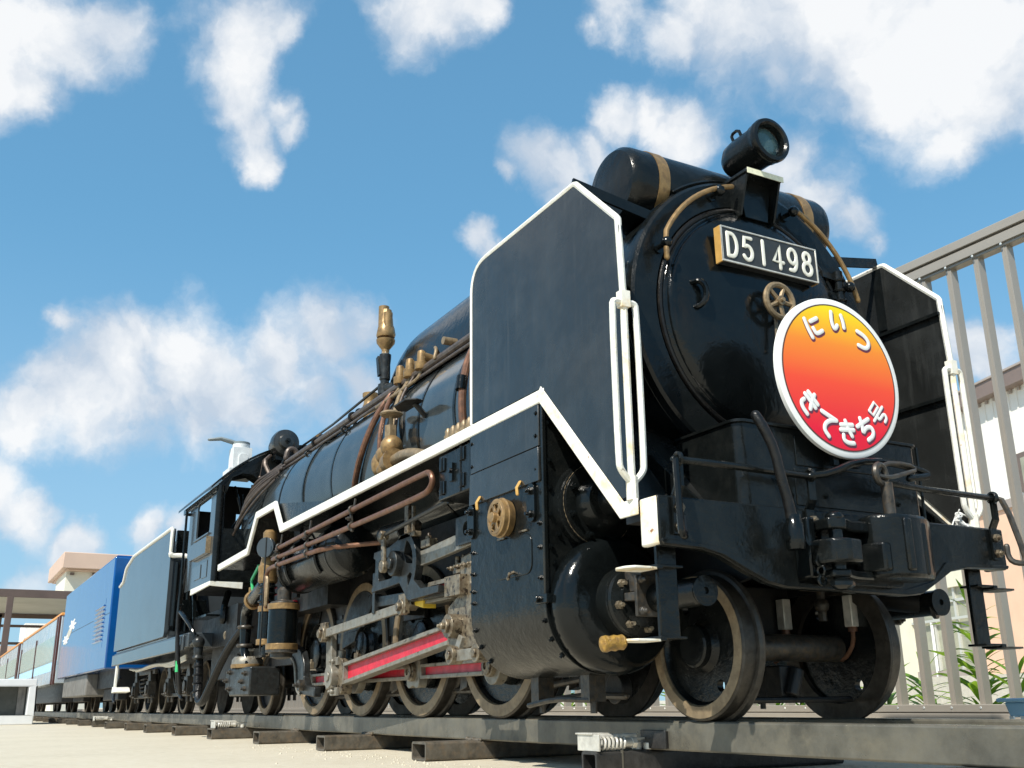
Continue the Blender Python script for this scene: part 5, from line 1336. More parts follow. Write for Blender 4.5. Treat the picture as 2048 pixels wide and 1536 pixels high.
# --- cab
def cab():
    xf, xr = -9.65, -11.36
    def roofz(y): return 3.12+.76*(1-(abs(y)/1.46)**2.2)
    ys = [-1.38+2.76*k/24 for k in range(25)]
    poly = [(-1.38, 1.79), (1.38, 1.79)]+[(y, roofz(y)-.03) for y in ys[::-1]]
    holes = []
    for s in (-1, 1):
        h = [(s*1.27, 2.54), (s*.96, 2.55), (s*.93, 3.0), (s*.86, 3.22), (s*1.0, 3.30), (s*1.2, 3.24), (s*1.29, 3.08)]
        holes.append(h)
    q = MB(); q.prism(poly, 'x', xf-.02, xf+.02, holes)
    cf = L_('cab_front', q, 'black', smooth=0)
    for s in (-1, 1):
        h = holes[0 if s < 0 else 1]
        q = MB(); pts = [(s*1.31, 3.02), (s*1.24, 3.24), (s*1.1, 3.315), (s*.95, 3.31), (s*.84, 3.22)]
        q.add([(xf+.02, y, z) for y, z in pts]+[(xf+.22, y*1.0, z+.0) for y, z in pts]+[(xf+.02, y, z+.02) for y, z in pts]+[(xf+.22, y, z+.02) for y, z in pts],
              [(i, i+1, 5+i+1, 5+i) for i in range(4)]+[(10+i, 15+i, 16+i, 11+i) for i in range(4)]+[(5+i, 6+i, 16+i, 15+i) for i in range(4)])
        L_('window_hood', q, 'black', cf, smooth=0)
        q = MB(); q.beam((xf+.01, s*.955, 2.55), (xf+.01, s*.90, 3.2), .02, .03, (1, 0, 0)); q.tube([(xf-.2, s*.9, 2.5), (xf-.2, s*1.0, 2.9), (xf-.25, s*1.08, 3.2)], .02, 6); q.tube([(xf-.3, s*1.2, 2.4), (xf-.3, s*.98, 2.75)], .02, 6); q.tube([(xf-.3, s*1.05, 2.4), (xf-.25, s*.92, 2.8), (xf-.25, s*.97, 3.1)], .015, 6)
        L_('cab_fitting', q, 'black', cf)
        # side sheet with a window
        so_ = [(xr, 1.79), (xf, 1.79), (xf, 3.13), (xr, 3.13)]
        q = MB(); q.prism(so_, 'y', *sorted((s*1.375, s*1.40)), [rrect(-10.82, -9.93, 2.52, 3.04, .07)])
        cs = L_('cab_side', q, 'tender_black', smooth=0)
        q = MB(); q.cyl((xf-.0, s*1.345, 1.79), (xf, s*1.345, 3.16), .055, n=18); L_('cab_corner_post', q, 'black', cs)
        q = MB(); q.box(-10.9, -9.88, *sorted((s*1.40, s*1.425)), 3.045, 3.07); L_('window_trim', q, 'tender_black', cs, bevel=.004)
        q = MB(); q.box(-10.85, -9.9, *sorted((s*1.40, s*1.43)), 2.49, 2.515); L_('window_trim', q, 'tender_black', cs, bevel=.004)
        q = MB(); q.box(-10.86, -9.78, *sorted((s*1.402, s*1.47)), 2.20, 2.44); pl = L_('cab_plate', q, 'tender_black', cs, bevel=.006)
        q = MB(); q.box(-9.779, -9.77, *sorted((s*1.402, s*1.47)), 2.20, 2.44); L_('plate_end', q, 'dullbrass', pl)
        q = MB(); q.box(-10.7, -10.3, *sorted((s*1.40, s*1.41)), 1.90, 2.1); q.box(-10.2, -9.9, *sorted((s*1.40, s*1.408)), 1.88, 2.12); L_('side_panel', q, 'tender_black', cs, bevel=.003)
        q = MB(); q.cyl((xr+.02, s*1.46, 1.5), (xr+.02, s*1.46, 3.05), .02, n=10)
        for z in (1.6, 3.0): q.cyl((xr+.02, s*1.40, z), (xr+.02, s*1.46, z), .025, n=8)
        L_('cab_handrail', q, 'black_gloss', cs)
        q = MB(); q.prism([(-10.82, 1.70), (-10.82, 1.79), (-9.62, 1.79), (-9.62, 1.73)], 'y', *sorted((s*1.395, s*1.42))); q.prism([(s*1.42, 1.73), (s*1.42, 1.79), (s*.95, 1.79), (s*.95, 1.70)], 'x', -9.64, -9.60)
        L_('cab_skirt', q, 'white', cs, bevel=.006)
    q = MB(); t = .035
    ys2 = [-1.49+2.98*k/28 for k in range(29)]
    def rz(y): return 3.12+.76*(1-(abs(y)/1.50)**2.2)
    for y in ys2:
        q.v += [Vector((xf+.05, y, rz(y))), Vector((xr-.5, y, rz(y))), Vector((xf+.05, y, rz(y)-t)), Vector((xr-.5, y, rz(y)-t))]
    for k in range(28):
        a = 4*k; b = a+4
        q.f += [(a, b, b+1, a+1), (a+2, a+3, b+3, b+2), (a, a+2, b+2, b), (a+1, b+1, b+3, a+3)]
    q.f += [(0, 1, 3, 2), (112, 114, 115, 113)]
    rf = L_('cab_roof', q, 'black')
    for s in (-1, 1):
        q = MB(); q.box(xr-.5, xf, *sorted((s*1.385, s*1.41)), 3.07, 3.15)
        L_('roof_gutter', q, 'tender_black', rf, bevel=.004)
    q = MB(); q.box(xr, xf-.1, -1.3, 1.3, 1.76, 1.80); q.box(-10.2, -9.7, -.75, .75, 1.8, 3.3); L_('backhead', q, 'under')
    q = MB(); q.box(xr+.02, xr+.06, -1.37, -.70, 1.8, 3.06); q.box(xr+.02, xr+.06, -.60, 1.37, 1.8, 3.06); q.box(xr+.02, xr+.06, -.9, .9, 3.06, 3.5)
    L_('cab_rear', q, 'under')
cab()
# turbo generator in front of the cab roof
q = MB(); q.lathe([(.02, .42), (.10, .41), (.12, .36), (.19, .34), (.205, .28), (.205, .18), (.19, .17), (.195, .12), (.18, .10), (.185, .05), (.17, .03), (.175, -.02), (.165, -.04), (.165, -.10), (.02, -.12)], (-9.6, -.52, 3.80), (1, -.05, .0), 36)
tg = L_('turbo_generator', q, 'black_panel')
q = MB(); q.bolt((-9.185, -.54, 3.80), (1, 0, 0), .04, .04); q.box(-9.55, -9.35, -.66, -.40, 3.55, 3.64); L_('generator_foot', q, 'black', tg)
q = MB(); q.tube([(-9.5, -.70, 3.62), (-9.45, -.80, 3.52), (-9.35, -.72, 3.30), (-9.2, -.66, 3.05)], .035, 8, round_=1); q.tube([(-9.5, -.8, 3.55), (-9.5, -.83, 3.32)], .008, 6); q.sphere((-9.5, -.83, 3.29), .03, 10); L_('generator_pipe', q, 'pipe', tg)
# pale valve with a lever on the cab roof
q = MB(); q.box(-10.35, -10.08, -1.10, -.82, 3.50, 3.86); q.cyl((-10.21, -.96, 3.82), (-10.21, -.96, 3.92), .13, n=24); q.prism(rrect(-1.02, -.88, 3.5, 3.76, .06), 'x', -10.08, -10.055); q.box(-10.42, -10.02, -1.16, -.78, 3.40, 3.52)
rv = L_('roof_valve', q, 'valve_white', bevel=.012)
q = MB(); q.cyl((-10.21, -.96, 3.92), (-10.21, -.96, 3.955), .13, n=20); q.tube([(-10.21, -1.0, 3.93), (-10.23, -1.12, 3.965), (-10.26, -1.26, 4.0), (-10.29, -1.42, 3.975)], [.05, .055, .05, .035], 10, flat=((0, 0, 1), .6)); L_('valve_lever', q, 'valve_grey', rv)

# ================================================================ tender
tender = thing('coal_tender', 'dark grey tender with white edged stepped side behind the locomotive cab', 'tender', (-15, 0, 0))
def T_(name, mb, m_, parent=None, **k): return obj(name, mb, m_, parent or tender, **k)
edge = [(-12.72, 2.55), (-12.72, 3.0), (-16.55, 3.0), (-17.35, 2.84), (-17.55, 2.66), (-17.72, 2.56), (-18.0, 2.54)]
for s in (-1, 1):
    body = rounded([(-12.72, 1.22), (-12.72, 3.0), (-16.55, 3.0), (-17.35, 2.86), (-17.58, 2.60), (-18.0, 2.54), (-18.0, 1.22)], [.1, .05, .1, .15, .15, 0, .05])
    q = MB(); q.prism(body, 'y', *sorted((s*1.34, s*1.40)))
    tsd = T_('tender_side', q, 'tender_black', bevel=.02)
    pth = rounded([(-12.72, 2.53), (-12.72, 3.0), (-16.55, 3.0), (-17.35, 2.86), (-17.58, 2.60), (-18.0, 2.54)], [0, .08, .1, .15, .15, 0], 8)
    q = MB(); q.tube([(p[0]+.01, s*1.40, p[1]) for p in pth], .03, 8)
    q.tube([(-12.70, s*1.40, 2.56), (-12.70, s*1.36, 2.53), (-12.68, s*1.28, 2.54), (-12.62, s*1.14, 2.53), (-12.60, s*1.08, 2.48), (-12.58, s*1.07, 2.42)], .04, 8, round_=2)
    T_('beading', q, 'white', tsd)
q = MB(); q.box(-18.0, -12.74, -1.345, 1.345, 1.22, 2.5); q.box(-17.2, -13.1, -1.2, 1.2, 2.5, 2.9); T_('tank', q, 'tender_black', bevel=.02)
q = MB(); q.box(-12.9, -12.8, -1.3, 1.3, 2.4, 2.98); T_('coal_plate', q, 'black')
for y in (-1.28, -1.18, -1.08, -.95):
    q = MB(); q.cyl((-12.66, y, 1.3), (-12.66, y, 2.42), .04, n=12); T_('front_pipe', q, 'black_gloss')
q = MB(); q.tube([(-12.6, -1.05, 2.45), (-12.55, -1.05, 2.0), (-12.3, -1.0, 1.6)], .03, 8); q.box(-12.72, -12.5, -1.2, -.8, 1.5, 1.8); q.cyl((-12.6, -1.3, 1.35), (-12.6, -1.36, 1.35), .04, n=10)
T_('front_fitting', q, 'black_gloss')
q = MB(); q.box(-18.0, -12.74, -1.34, 1.34, 1.17, 1.225); q.box(-18.1, -11.0, -1.36, 1.36, .97, 1.18); q.box(-18.1, -11.2, -1.40, -1.36, .93, 1.15); T_('tender_frame', q, 'tender_black', bevel=.015)
q = MB(); q.box(-18.15, -11.3, -.5, .5, .5, 1.0); T_('centre_sill', q, 'under')
q = MB(); q.beam((-17.55, -1.36, .95), (-17.62, -1.36, .42), .10, .05, (0, 1, 0)); q.prism([(-17.75, .40), (-17.3, .42), (-17.45, .50), (-17.7, .52)], 'y', -1.40, -1.1); T_('rear_step', q, 'white', bevel=.01)
q = MB(); q.tube([(-18.15, -1.2, .70), (-18.25, -1.25, .5), (-18.1, -1.3, .30), (-17.95, -1.3, .22)], .03, 8, round_=1); T_('rear_hose', q, 'rubber')
TX = [-12.92, -14.48, -16.4, -17.9]
WR = .43
def twheel(parent, x, s, R=WR):
    q = MB(); q.lathe([(.01, .09), (.12, .09), (.12, .07), (.16, .05), (.34*R/.43, .05), (.36*R/.43, .13), (R-.01, .135), (R, .125), (R, .03), (R+.03, .02), (R+.03, 0), (.01, 0)], (x, s*.505, R), (0, s, 0), 40)
    w = obj('wheel', q, 'tread', parent)
    q = MB(); q.lathe([(.86*R, .136), (R-.012, .137), (R-.012, .139), (.86*R, .139)], (x, s*.505, R), (0, s, 0), 40, closed=True); obj('tyre_face', q, 'rim', w)
    return w
rnd = random.Random(4)
for x in TX:
    for s in (-1, 1): twheel(tender, x, s)
for a, b in ((TX[0], TX[1]), (TX[2], TX[3])):
    for s in (-1, 1):
        y = s*.86
        q = MB(); xm = (a+b)/2
        q.beam((b-.35, y, .78), (a+.35, y, .78), .06, .09); q.beam((b-.2, y, .32), (a+.2, y, .32), .06, .06); q.beam((b, y, .75), (xm-.25, y, .35), .05, .06); q.beam((a, y, .75), (xm+.25, y, .35), .05, .06)
        bf = T_('bogie_frame', q, 'iron', bevel=.008)
        for x in (a, b):
            q = MB(); q.box(x-.13, x+.13, *sorted((s*.80, s*.95)), .30, .60); q.prism([(x-.16, .60), (x+.16, .60), (x+.06, .80), (x-.06, .80)], 'y', *sorted((s*.82, s*.92))); q.cyl((x, s*.95, .45), (x, s*.98, .45), .09, n=16)
            for dx in (-.1, .1): q.bolt((x+dx, s*.95, .34), (0, s, 0), .03, .03); q.cyl((x+dx*1.6, y, .2), (x+dx*1.6, y, .34), .03, n=8)
            T_('axle_box', q, 'iron', bf, bevel=.01)
        for dx in (-.14, 0, .14):
            q = MB(); pts = []
            for k in range(40):
                t = k*2*math.pi/9; pts.append((xm+dx+.06*math.cos(t), y+.06*math.sin(t), .36+.0085*k))
            q.tube(pts, .016, 6); T_('bogie_spring', q, 'link', bf)
q = MB()
for k in range(3): q.tube([(-17.6, -1.1+.06*k, .86-.02*k), (-16.5, -1.1+.05*k, .80+.03*math.sin(k)), (-15.2, -1.1+.06*k, .87), (-13.5, -1.1, .82-.03*k), (-12.2, -1.12, .90-.03*k)], .022, 8, round_=2)
T_('brake_pipe', q, 'alu')
# hoses and cables between cab and tender
hs = [([(-11.4, -1.40, 2.3), (-11.5, -1.44, 1.6), (-11.55, -1.40, .9), (-11.65, -1.32, .35), (-11.4, -1.30, .24)], .028, 'rubber'),
      ([(-11.3, -1.38, 2.2), (-11.45, -1.46, 1.5), (-11.3, -1.42, .8), (-11.35, -1.34, .32)], .03, 'rubber'),
      ([(-11.3, -1.44, 1.50), (-11.0, -1.42, 1.38), (-10.75, -1.36, 1.22), (-10.68, -1.32, 1.05)], .032, 'black_gloss'),
      ([(-10.68, -1.30, 1.10), (-10.9, -1.30, .98), (-11.2, -1.32, 1.08), (-11.6, -1.34, .98)], .035, 'black_gloss'),
      ([(-10.75, -1.22, .78), (-10.65, -1.22, .45), (-10.55, -1.25, .20), (-10.4, -1.22, .16), (-10.2, -1.2, .30), (-9.7, -1.1, .85), (-9.2, -1.0, 1.15)], .055, 'rubber')]
for pts, r_, m_ in hs:
    q = MB(); q.tube(pts, r_, 10, round_=2); L_('coupling_hose', q, m_)
q = MB(); q.cyl((-10.72, -1.24, .72), (-10.6, -1.25, .25), .06, n=14)
for t in (.1, .35, .6, .85): q.torus(Vector((-10.72, -1.24, .72)).lerp(Vector((-10.6, -1.25, .25)), t), (.12, 0, -.47), .062, .016, 16, 6)
L_('hose_sleeve', q, 'rubber')
q = MB(); q.lathe([(.06, 0), (.085, .02), (.06, .06), (.07, .16), (.05, .2)], (-10.7, -1.26, .78), (0, 0, 1), 16); q.sphere((-10.68, -1.27, 1.02), .09, 14); L_('hose_valve', q, 'link')
q = MB(); q.cyl((-11.33, -1.41, .78), (-11.33, -1.41, .62), .036, n=10); L_('green_tape', q, 'green')
q = MB(); q.torus((-10.2, -.95, 1.10), (1, -.6, 0), .06, .028, 18, 8); L_('drain_ring', q, 'greasy')
for s in (-1, 1):
    q = MB(); q.box(-11.0, -10.2, *sorted((s*1.3, s*1.1)), 1.36, 1.39); q.beam((-11.1, s*1.3, 1.76), (-10.95, s*1.3, 1.36), .05, .03); q.tube([(-10.3, s*.98, 1.7), (-10.2, s*1.05, 1.5), (-10.2, s*1.05, 1.3)], .05, 8, round_=1); L_('cab_step', q, 'black_gloss')
q = MB(); q.box(-12.4, -9.6, -1.0, 1.0, .95, 1.5); q.box(-11.4, -9.7, -.9, .9, .5, 1.2); L_('drag_box', q, 'under')

# ================================================================ blue car
bluecar = thing('blue_generator_car', 'glossy blue box car with louvred side and white emblem behind the tender', 'railway car', (-23.5, 0, 0))
def B_(name, mb, m_, parent=None, **k): return obj(name, mb, m_, parent or bluecar, **k)
q = MB(); q.box(-28.4, -19.1, -1.40, 1.40, .92, 3.32); bc = B_('blue_body', q, 'blue', bevel=.03)
q = MB(); q.box(-28.35, -19.15, -1.36, 1.36, 3.32, 3.36); B_('roof', q, 'blue', bevel=.02)
for k in range(9):
    z = 1.56+.094*k; q = MB()
    q.add([(-21.4, -1.402, z), (-20.0, -1.402, z), (-20.0, -1.402, z+.05), (-21.4, -1.402, z+.05), (-21.4, -1.44, z), (-20.0, -1.44, z)], [(0, 1, 5, 4), (4, 5, 2, 3), (0, 4, 3), (1, 2, 5)])
    B_('louvre', q, 'blue', bc, smooth=0)
q = MB(); q.box(-21.6, -19.85, -1.403, -1.399, 1.40, 2.48); B_('louvre_panel', q, 'blue', bc)
q = MB(); q.box(-28.3, -19.12, -1.4025, -1.39, 2.095, 2.105); B_('side_seam', q, 'under', bc)
# white emblem: two leaf-like flowers over a stem
q = MB()
def flat_blob(cx, cz, r, n=16, wob=.25, ph=0): return [(cx+r*(1+wob*math.sin(4*a+ph))*math.cos(a), cz+r*(1+wob*math.sin(4*a+ph))*math.sin(a)) for a in [2*math.pi*k/n for k in range(n)]]

def star_(cx, cz, rx, rz, n=48):
    return [(cx+rx*(.72+.28*math.cos(6*a))*math.cos(a), cz+rz*(.72+.28*math.cos(6*a))*math.sin(a)) for a in [2*math.pi*k/n for k in range(n)]]
q.prism(star_(-26.0, 2.31, .80, .16), 'y', -1.408, -1.401)
B_('white_emblem', q, 'white_clean', bc, bevel=0)
q = MB(); q.prism(star_(-27.3, 1.98, .75, .14), 'y', -1.408, -1.401) 
B_('white_emblem', q, 'white_clean', bc, bevel=0)
q = MB(); q.prism([(-27.9, 1.90), (-27.2, 1.84), (-26.2, 2.10), (-25.7, 2.32), (-26.2, 2.38), (-27.0, 2.16)], 'y', -1.405, -1.40); B_('grey_emblem', q, 'curb', bc)
q = MB(); q.box(-27.6, -22.6, -1.30, 1.30, .40, .92); B_('equipment_skirt', q, 'skirt', bevel=.03)
q = MB(); q.box(-28.3, -19.3, -1.05, 1.05, .55, .92); B_('underframe', q, 'under')
for x in (-20.3, -21.7, -26.2, -27.6):
    for s in (-1, 1): twheel(bluecar, x, s, .40)
for xm in (-21.0, -26.9):
    q = MB(); q.box(xm-1.1, xm+1.1, -.95, -.75, .28, .55); q.box(xm-1.1, xm+1.1, .75, .95, .28, .55); q.box(xm-.3, xm+.3, -.9, .9, .3, .6)
    B_('bogie', q, 'under', bevel=.02)
q = MB(); q.box(-19.1, -18.1, -.12, .12, .6, .8); B_('drawbar', q, 'under')

# ================================================================ passenger cars
def passenger(x1, x0, label):
    pcar = thing('passenger_car', label, 'railway car', ((x0+x1)/2, 0, 0), 'miniature passenger cars')
    def P_(name, mb, m_, parent=None, **k): return obj(name, mb, m_, parent or pcar, **k)
    q = MB(); q.box(x0, x1, -1.38, 1.38, .84, 2.82); b = P_('car_body', q, 'silver', bevel=.02)
    q = MB(); q.box(x0-.02, x1+.03, -1.41, 1.41, 2.82, 2.90); P_('orange_cornice', q, 'orange', bevel=.02)
    q = MB(); q.box(x0, x1, -1.2, 1.2, 2.95, 3.0); P_('car_roof', q, 'silver')
    for dx in (0, -.55):
        q = MB(); q.box(x1-.22+dx, x1-.02+dx, -1.44, -1.38, .80, 2.82); P_('end_post', q, 'maroon', bevel=.01)
    n = 2; w_ = (x1-x0-1.0)/n
    for k in range(n):
        a = x1-.9-w_*k
        q = MB(); q.box(a-w_+.25, a-.15, -1.392, -1.37, 1.50, 2.30); P_('car_window', q, 'car_window', b)
        q = MB(); q.box(a-w_-.02, a-w_+.10, -1.42, -1.38, .90, 2.5); P_('side_post', q, 'maroon', b, bevel=.01)
        for j in range(16):
            q = MB(); xx = a-.3-(w_-.6)*j/15; q.box(xx-.025, xx+.025, -1.398, -1.39, 1.56, 2.31); P_('window_bar', q, 'frame_alu', b)
    q = MB(); q.box(x0, x1, -1.385, -1.375, 1.22, 1.50); P_('pale_blue_stripe', q, 'planter', b)
    q = MB(); q.box(x0+.2, x1-.2, -1.1, 1.1, .3, .84); P_('underframe', q, 'under')
    for x in (x0+1.6, x0+3.0, x1-3.0, x1-1.6):
        for s in (-1, 1): twheel(pcar, x, s, .40)
    return pcar
passenger(-29.3, -44.0, 'silver passenger car with maroon posts and orange cornice, coupled next behind the blue car')
passenger(-45.0, -59.5, 'far silver passenger car with orange cornice, last of the train by the brown shelter')

# ================================================================ head mark hung on the front
hm = thing('headmark_sign', 'round white rimmed headmark, yellow fading to red, reading にいつ きてきち号, on locomotive front', 'sign', (.75, .03, 1.5))
HC = Vector((.765, -.012, 2.0)); HR = .510
q = MB(); q.lathe([(HR-.01, -.028), (HR, -.018), (HR, .008), (HR-.008, .012), (HR-.04, .012), (.05, .012)], HC, (1, 0, 0), 80); obj('sign_rim', q, 'white_clean', hm)
q = MB(); q.lathe([(HR-.044, .0), (HR-.044, .0145), (.02, .0145)], HC, (1, 0, 0), 80); obj('sign_face', q, 'print', hm)
q = MB(); q.lathe([(HR-.048, .012), (HR-.040, .012), (HR-.040, .0150), (HR-.048, .0150)], HC, (1, 0, 0), 80, closed=True); obj('rim_line', q, 'maroon', hm)
q = MB(); q.box(.70, .737, -.10, -.06, 1.45, 2.2); q.box(.70, .737, .08, .12, 1.45, 2.2); q.box(.2, .737, -.1, .12, 1.66, 1.70); obj('sign_bracket', q, 'black', hm)
KANA = {
 'ni': [[(.16, .95), (.13, .5), (.17, .06)], [(.45, .74), (.88, .76)], [(.44, .42), (.46, .17), (.62, .12), (.9, .15)]],
 'i': [[(.14, .90), (.13, .45), (.25, .14), (.36, .16), (.46, .32)], [(.74, .86), (.84, .6), (.88, .30)]],
 'tsu': [[(.06, .70), (.45, .80), (.80, .74), (.93, .52), (.82, .27), (.42, .14)]],
 'ki': [[(.14, .80), (.82, .86)], [(.10, .58), (.86, .64)], [(.42, 1.0), (.55, .66), (.74, .36)], [(.24, .36), (.22, .16), (.45, .03), (.80, .05)]],
 'te': [[(.06, .84), (.92, .92)], [(.92, .92), (.60, .72), (.42, .42), (.48, .14), (.80, .02)]],
 'chi': [[(.06, .76), (.86, .82)], [(.42, 1.02), (.36, .66), (.22, .38), (.50, .54), (.82, .48), (.88, .24), (.70, .06), (.36, .02)]],
 'gou': [[(.22, .97), (.78, .97), (.78, .68), (.22, .68), (.22, .97)], [(.04, .50), (.96, .50)], [(.36, .50), (.30, .28), (.80, .28), (.74, .02), (.50, .0)]]}
def smooth2(pts, it=2):
    if len(pts) < 3 or pts[0] == pts[-1]: return pts
    for _ in range(it):
        q = [pts[0]]
        for a, b in zip(pts[:-1], pts[1:]): q += [(a[0]*.75+b[0]*.25, a[1]*.75+b[1]*.25), (a[0]*.25+b[0]*.75, a[1]*.25+b[1]*.75)]
        q.append(pts[-1]); pts = q
    return pts
for ch, th, rot, rad, size in (('ni', 122, 26, .352, .140), ('i', 86, -2, .362, .140), ('tsu', 50, -34, .352, .140),
                               ('ki', 215, -52, .352, .142), ('te', 243, -28, .352, .142), ('ki', 271, 0, .352, .142), ('chi', 298, 26, .352, .142), ('gou', 325, 50, .352, .140)):
    a = math.radians(th); cy_, cz_ = HC.y+rad*math.cos(a), HC.z+rad*math.sin(a); c_, s_ = math.cos(math.radians(rot)), math.sin(math.radians(rot))
    # seen from the front the sign's right is +y
    def tr(p, off=(0, 0)):
        u, v = (p[0]-.5)*size, (p[1]-.5)*size
        return (cy_+u*c_-v*s_+off[0], cz_+u*s_+v*c_+off[1])
    mb, sh = MB(), MB(); rr = .0148 if ch != 'gou' else .0108
    for st in KANA[ch]:
        pp = smooth2(st)
        mb.tube([(HC.x+.018, *tr(p)) for p in pp], rr, 10, flat=((1, 0, 0), .25))
        sh.tube([(HC.x+.0145, *tr(p, (.006, -.009))) for p in pp], rr+.005, 10, flat=((1, 0, 0), .14))
    k = obj('letter', mb, 'white_clean', hm)
    obj('letter_outline', sh, 'kana_shadow', k)

# ================================================================ fence
fence = thing('fence', 'bronze aluminium railing with upright bars behind the track', 'fence', (-15, 4.1, -.09))
FY = 4.1
def F_(name, mb, m_, parent=None, **k): return obj(name, mb, m_, parent or fence, **k)
x0, x1 = -70, 5.2
q = MB()
q.box(x0, x1, FY-.085, FY+.085, 4.385, 4.485); q.box(x0, x1, FY-.06, FY+.06, 4.484, 4.508); q.box(x0, x1, FY-.10, FY+.10, 4.507, 4.60); 
F_('top_rail', q, 'fence', bevel=.006)
q = MB(); q.box(x0, x1, FY-.06, FY+.06, 4.355, 4.387); F_('rail_channel', q, 'fence', bevel=.004)
q = MB(); q.box(x0, x1, FY-.085, FY+.085, -.02, .05); q.box(x0, x1, FY-.07, FY+.07, -.034, -.018); q.box(x0, x1, FY-.085, FY+.085, -.084, -.032); F_('bottom_rail', q, 'fence', bevel=.005)
q = MB(); q.box(-.055, .055, FY-.07, FY+.07, .05, 4.358)
q2 = MB()
bal0 = None
pitch_ = .3255
xs = [-1.657+pitch_*k for k in range(-150, 22)]
for x in xs:
    if bal0 is None:
        qq = MB(); qq.box(x-.030, x+.030, FY-.045, FY+.055, .05, 4.358); qq.box(x-.006, x+.006, FY-.049, FY-.04, .05, 4.358)
        bal0 = F_('baluster', qq, 'fence'); X0 = x
    else:
        c = bal0.copy(); C.objects.link(c); c.parent = fence
        c.location = bal0.location+Vector(((x-X0)*S, 0, 0))
q = MB()
for x in xs:
    if x > -12:
        q.sphere((x+.0, FY-.086, .02), .014, 8, sy=.5); q.sphere((x, FY-.086, 4.371), .014, 8, sy=.5)
F_('screw_heads', q, 'screw', kind='stuff')

# ================================================================ plants behind the fence
def leaf_mesh():
    me = bpy.data.meshes.new('leaf'); vs = []; fs = []; n = 7
    for i in range(n+1):
        t = i/n; w_ = .070*math.sin(math.pi*min(1, t*.93+.05))**.8*(1-t*.25)
        x = t; z = .32*t-.42*t*t
        vs += [(x, -w_, z+.25*w_), (x, 0, z), (x, w_, z+.25*w_)]
    for i in range(n):
        a = 3*i; fs += [(a, a+3, a+4, a+1), (a+1, a+4, a+5, a+2)]
    me.from_pydata(vs, [], fs); me.materials.append(M['leaf'])
    for p in me.polygons: p.use_smooth = True
    return me
LEAF = leaf_mesh()
rnd = random.Random(21)
plab = ['tall leafy plant behind the fence beside the far right baluster', 'low bright green leafy plant behind the fence']
def plant(x, y, h, n, label):
    p = thing('leafy_plant', label, 'plant', (x, y, -.24), 'green plants behind the fence')
    lean = rnd.uniform(-.12, .12), rnd.uniform(-.08, .08)
    q = MB(); q.tube([(x, y, -.24), (x+lean[0]*.4, y+lean[1]*.4, -.24+h*.5), (x+lean[0], y+lean[1], -.24+h)], [.022, .017, .008], 6); obj('stem', q, 'stem', p)
    n = int(n*2.3)
    for i in range(n):
        t = .04+.96*((i+rnd.random()*.5)/n)**1.35; a = i*2.4+rnd.uniform(-.4, .4)
        o = bpy.data.objects.new('leaf', LEAF); C.objects.link(o); o.parent = p
        o.location = W((x+lean[0]*t, y+lean[1]*t, -.24+h*t))-WLOC[p.name]
        sc_ = (.28+.30*rnd.random())*(1.05-.35*t)*S*1.2
        o.scale = (sc_, sc_*rnd.uniform(.8, 1.2), sc_*rnd.uniform(.7, 1.3)); o.rotation_euler = (rnd.uniform(-.3, .3), rnd.uniform(-.75, -.05)-(.5 if t > .85 else 0), a)
    return p
spots = [(-.95, 4.75, 1.15, 20, 'tall broad leaved plant behind the fence beside the blue planter'),
         (-2.2, 4.75, 1.25, 34, 'upright plant with many narrow leaves on one dark stem, behind the fence'),
         (-1.45, 4.95, .80, 16, 'medium leafy plant just left of the tallest broad leaved one behind the fence'),
         (-.30, 4.9, 1.35, 22, 'tallest leafy plant at the right edge behind the fence'),
         (-1.05, 5.4, 1.45, 18, 'tall plant standing at the back behind the broad leaved one near the planter'),
         (-2.85, 4.8, .62, 14, 'low leafy plant beside the right rim of the far leading wheel'),
         (-1.75, 4.70, .55, 12, 'short grassy tuft close behind the bars right of the narrow leaved plant'),
         (-2.0, 5.7, .8, 14, 'plant at the back of the bed between the narrow leaved plant and the building'),
         (-3.45, 4.8, .55, 12, 'green tuft behind the far leading wheel'),
         (-4.35, 4.8, .75, 16, 'leafy plant seen between the two leading wheels on their right'),
         (-4.75, 4.72, .68, 14, 'leafy plant seen between the two leading wheels near the hanging block'),
         (-5.25, 4.75, .62, 12, 'leafy plant seen between the two leading wheels on their left'),
         (-7.3, 4.8, .6, 12, 'green plant glimpsed just left of the near leading wheel'),
         (-8.9, 4.8, .62, 12, 'right hand green plant in the gap below the cylinder'),
         (-9.6, 4.8, .66, 12, 'middle green plant in the gap below the cylinder'),
         (-10.3, 4.8, .55, 10, 'left hand green plant in the gap below the cylinder'),
         (-15.0, 4.8, .5, 8, 'green plant glimpsed between the first and second driving wheels'),
         (-.62, 4.68, .6, 12, 'short leafy plant directly above the blue planter behind the fence')]
for x, y, h, n, lab in spots:
    plant(x, y, h, n, lab)

# pale blue planter on the ground beside the fence
pl = thing('planter', 'pale blue plastic planter box with lattice foot at the right edge', 'planter', (-.1, 3.2, -.085))
def O(name, mb, m_, **k): return obj(name, mb, m_, pl, **k)
q = MB(); q.prism([(-.58, -.04), (.75, -.04), (.80, .075), (-.62, .075)], 'y', 2.95, 3.35); O('planter_tub', q, 'planter', bevel=.015)
q = MB(); q.box(-.66, .84, 2.91, 3.39, .075, .105); O('planter_lip', q, 'planter', bevel=.01)
for k in range(14):
    q = MB(); x = -.56+.1*k; q.box(x-.018, x+.018, 2.94, 2.96, -.32, -.03); O('lattice_bar', q, 'white_clean')
q = MB(); q.box(-.58, .76, 2.95, 3.35, -.32, -.28); O('planter_foot', q, 'white_clean')

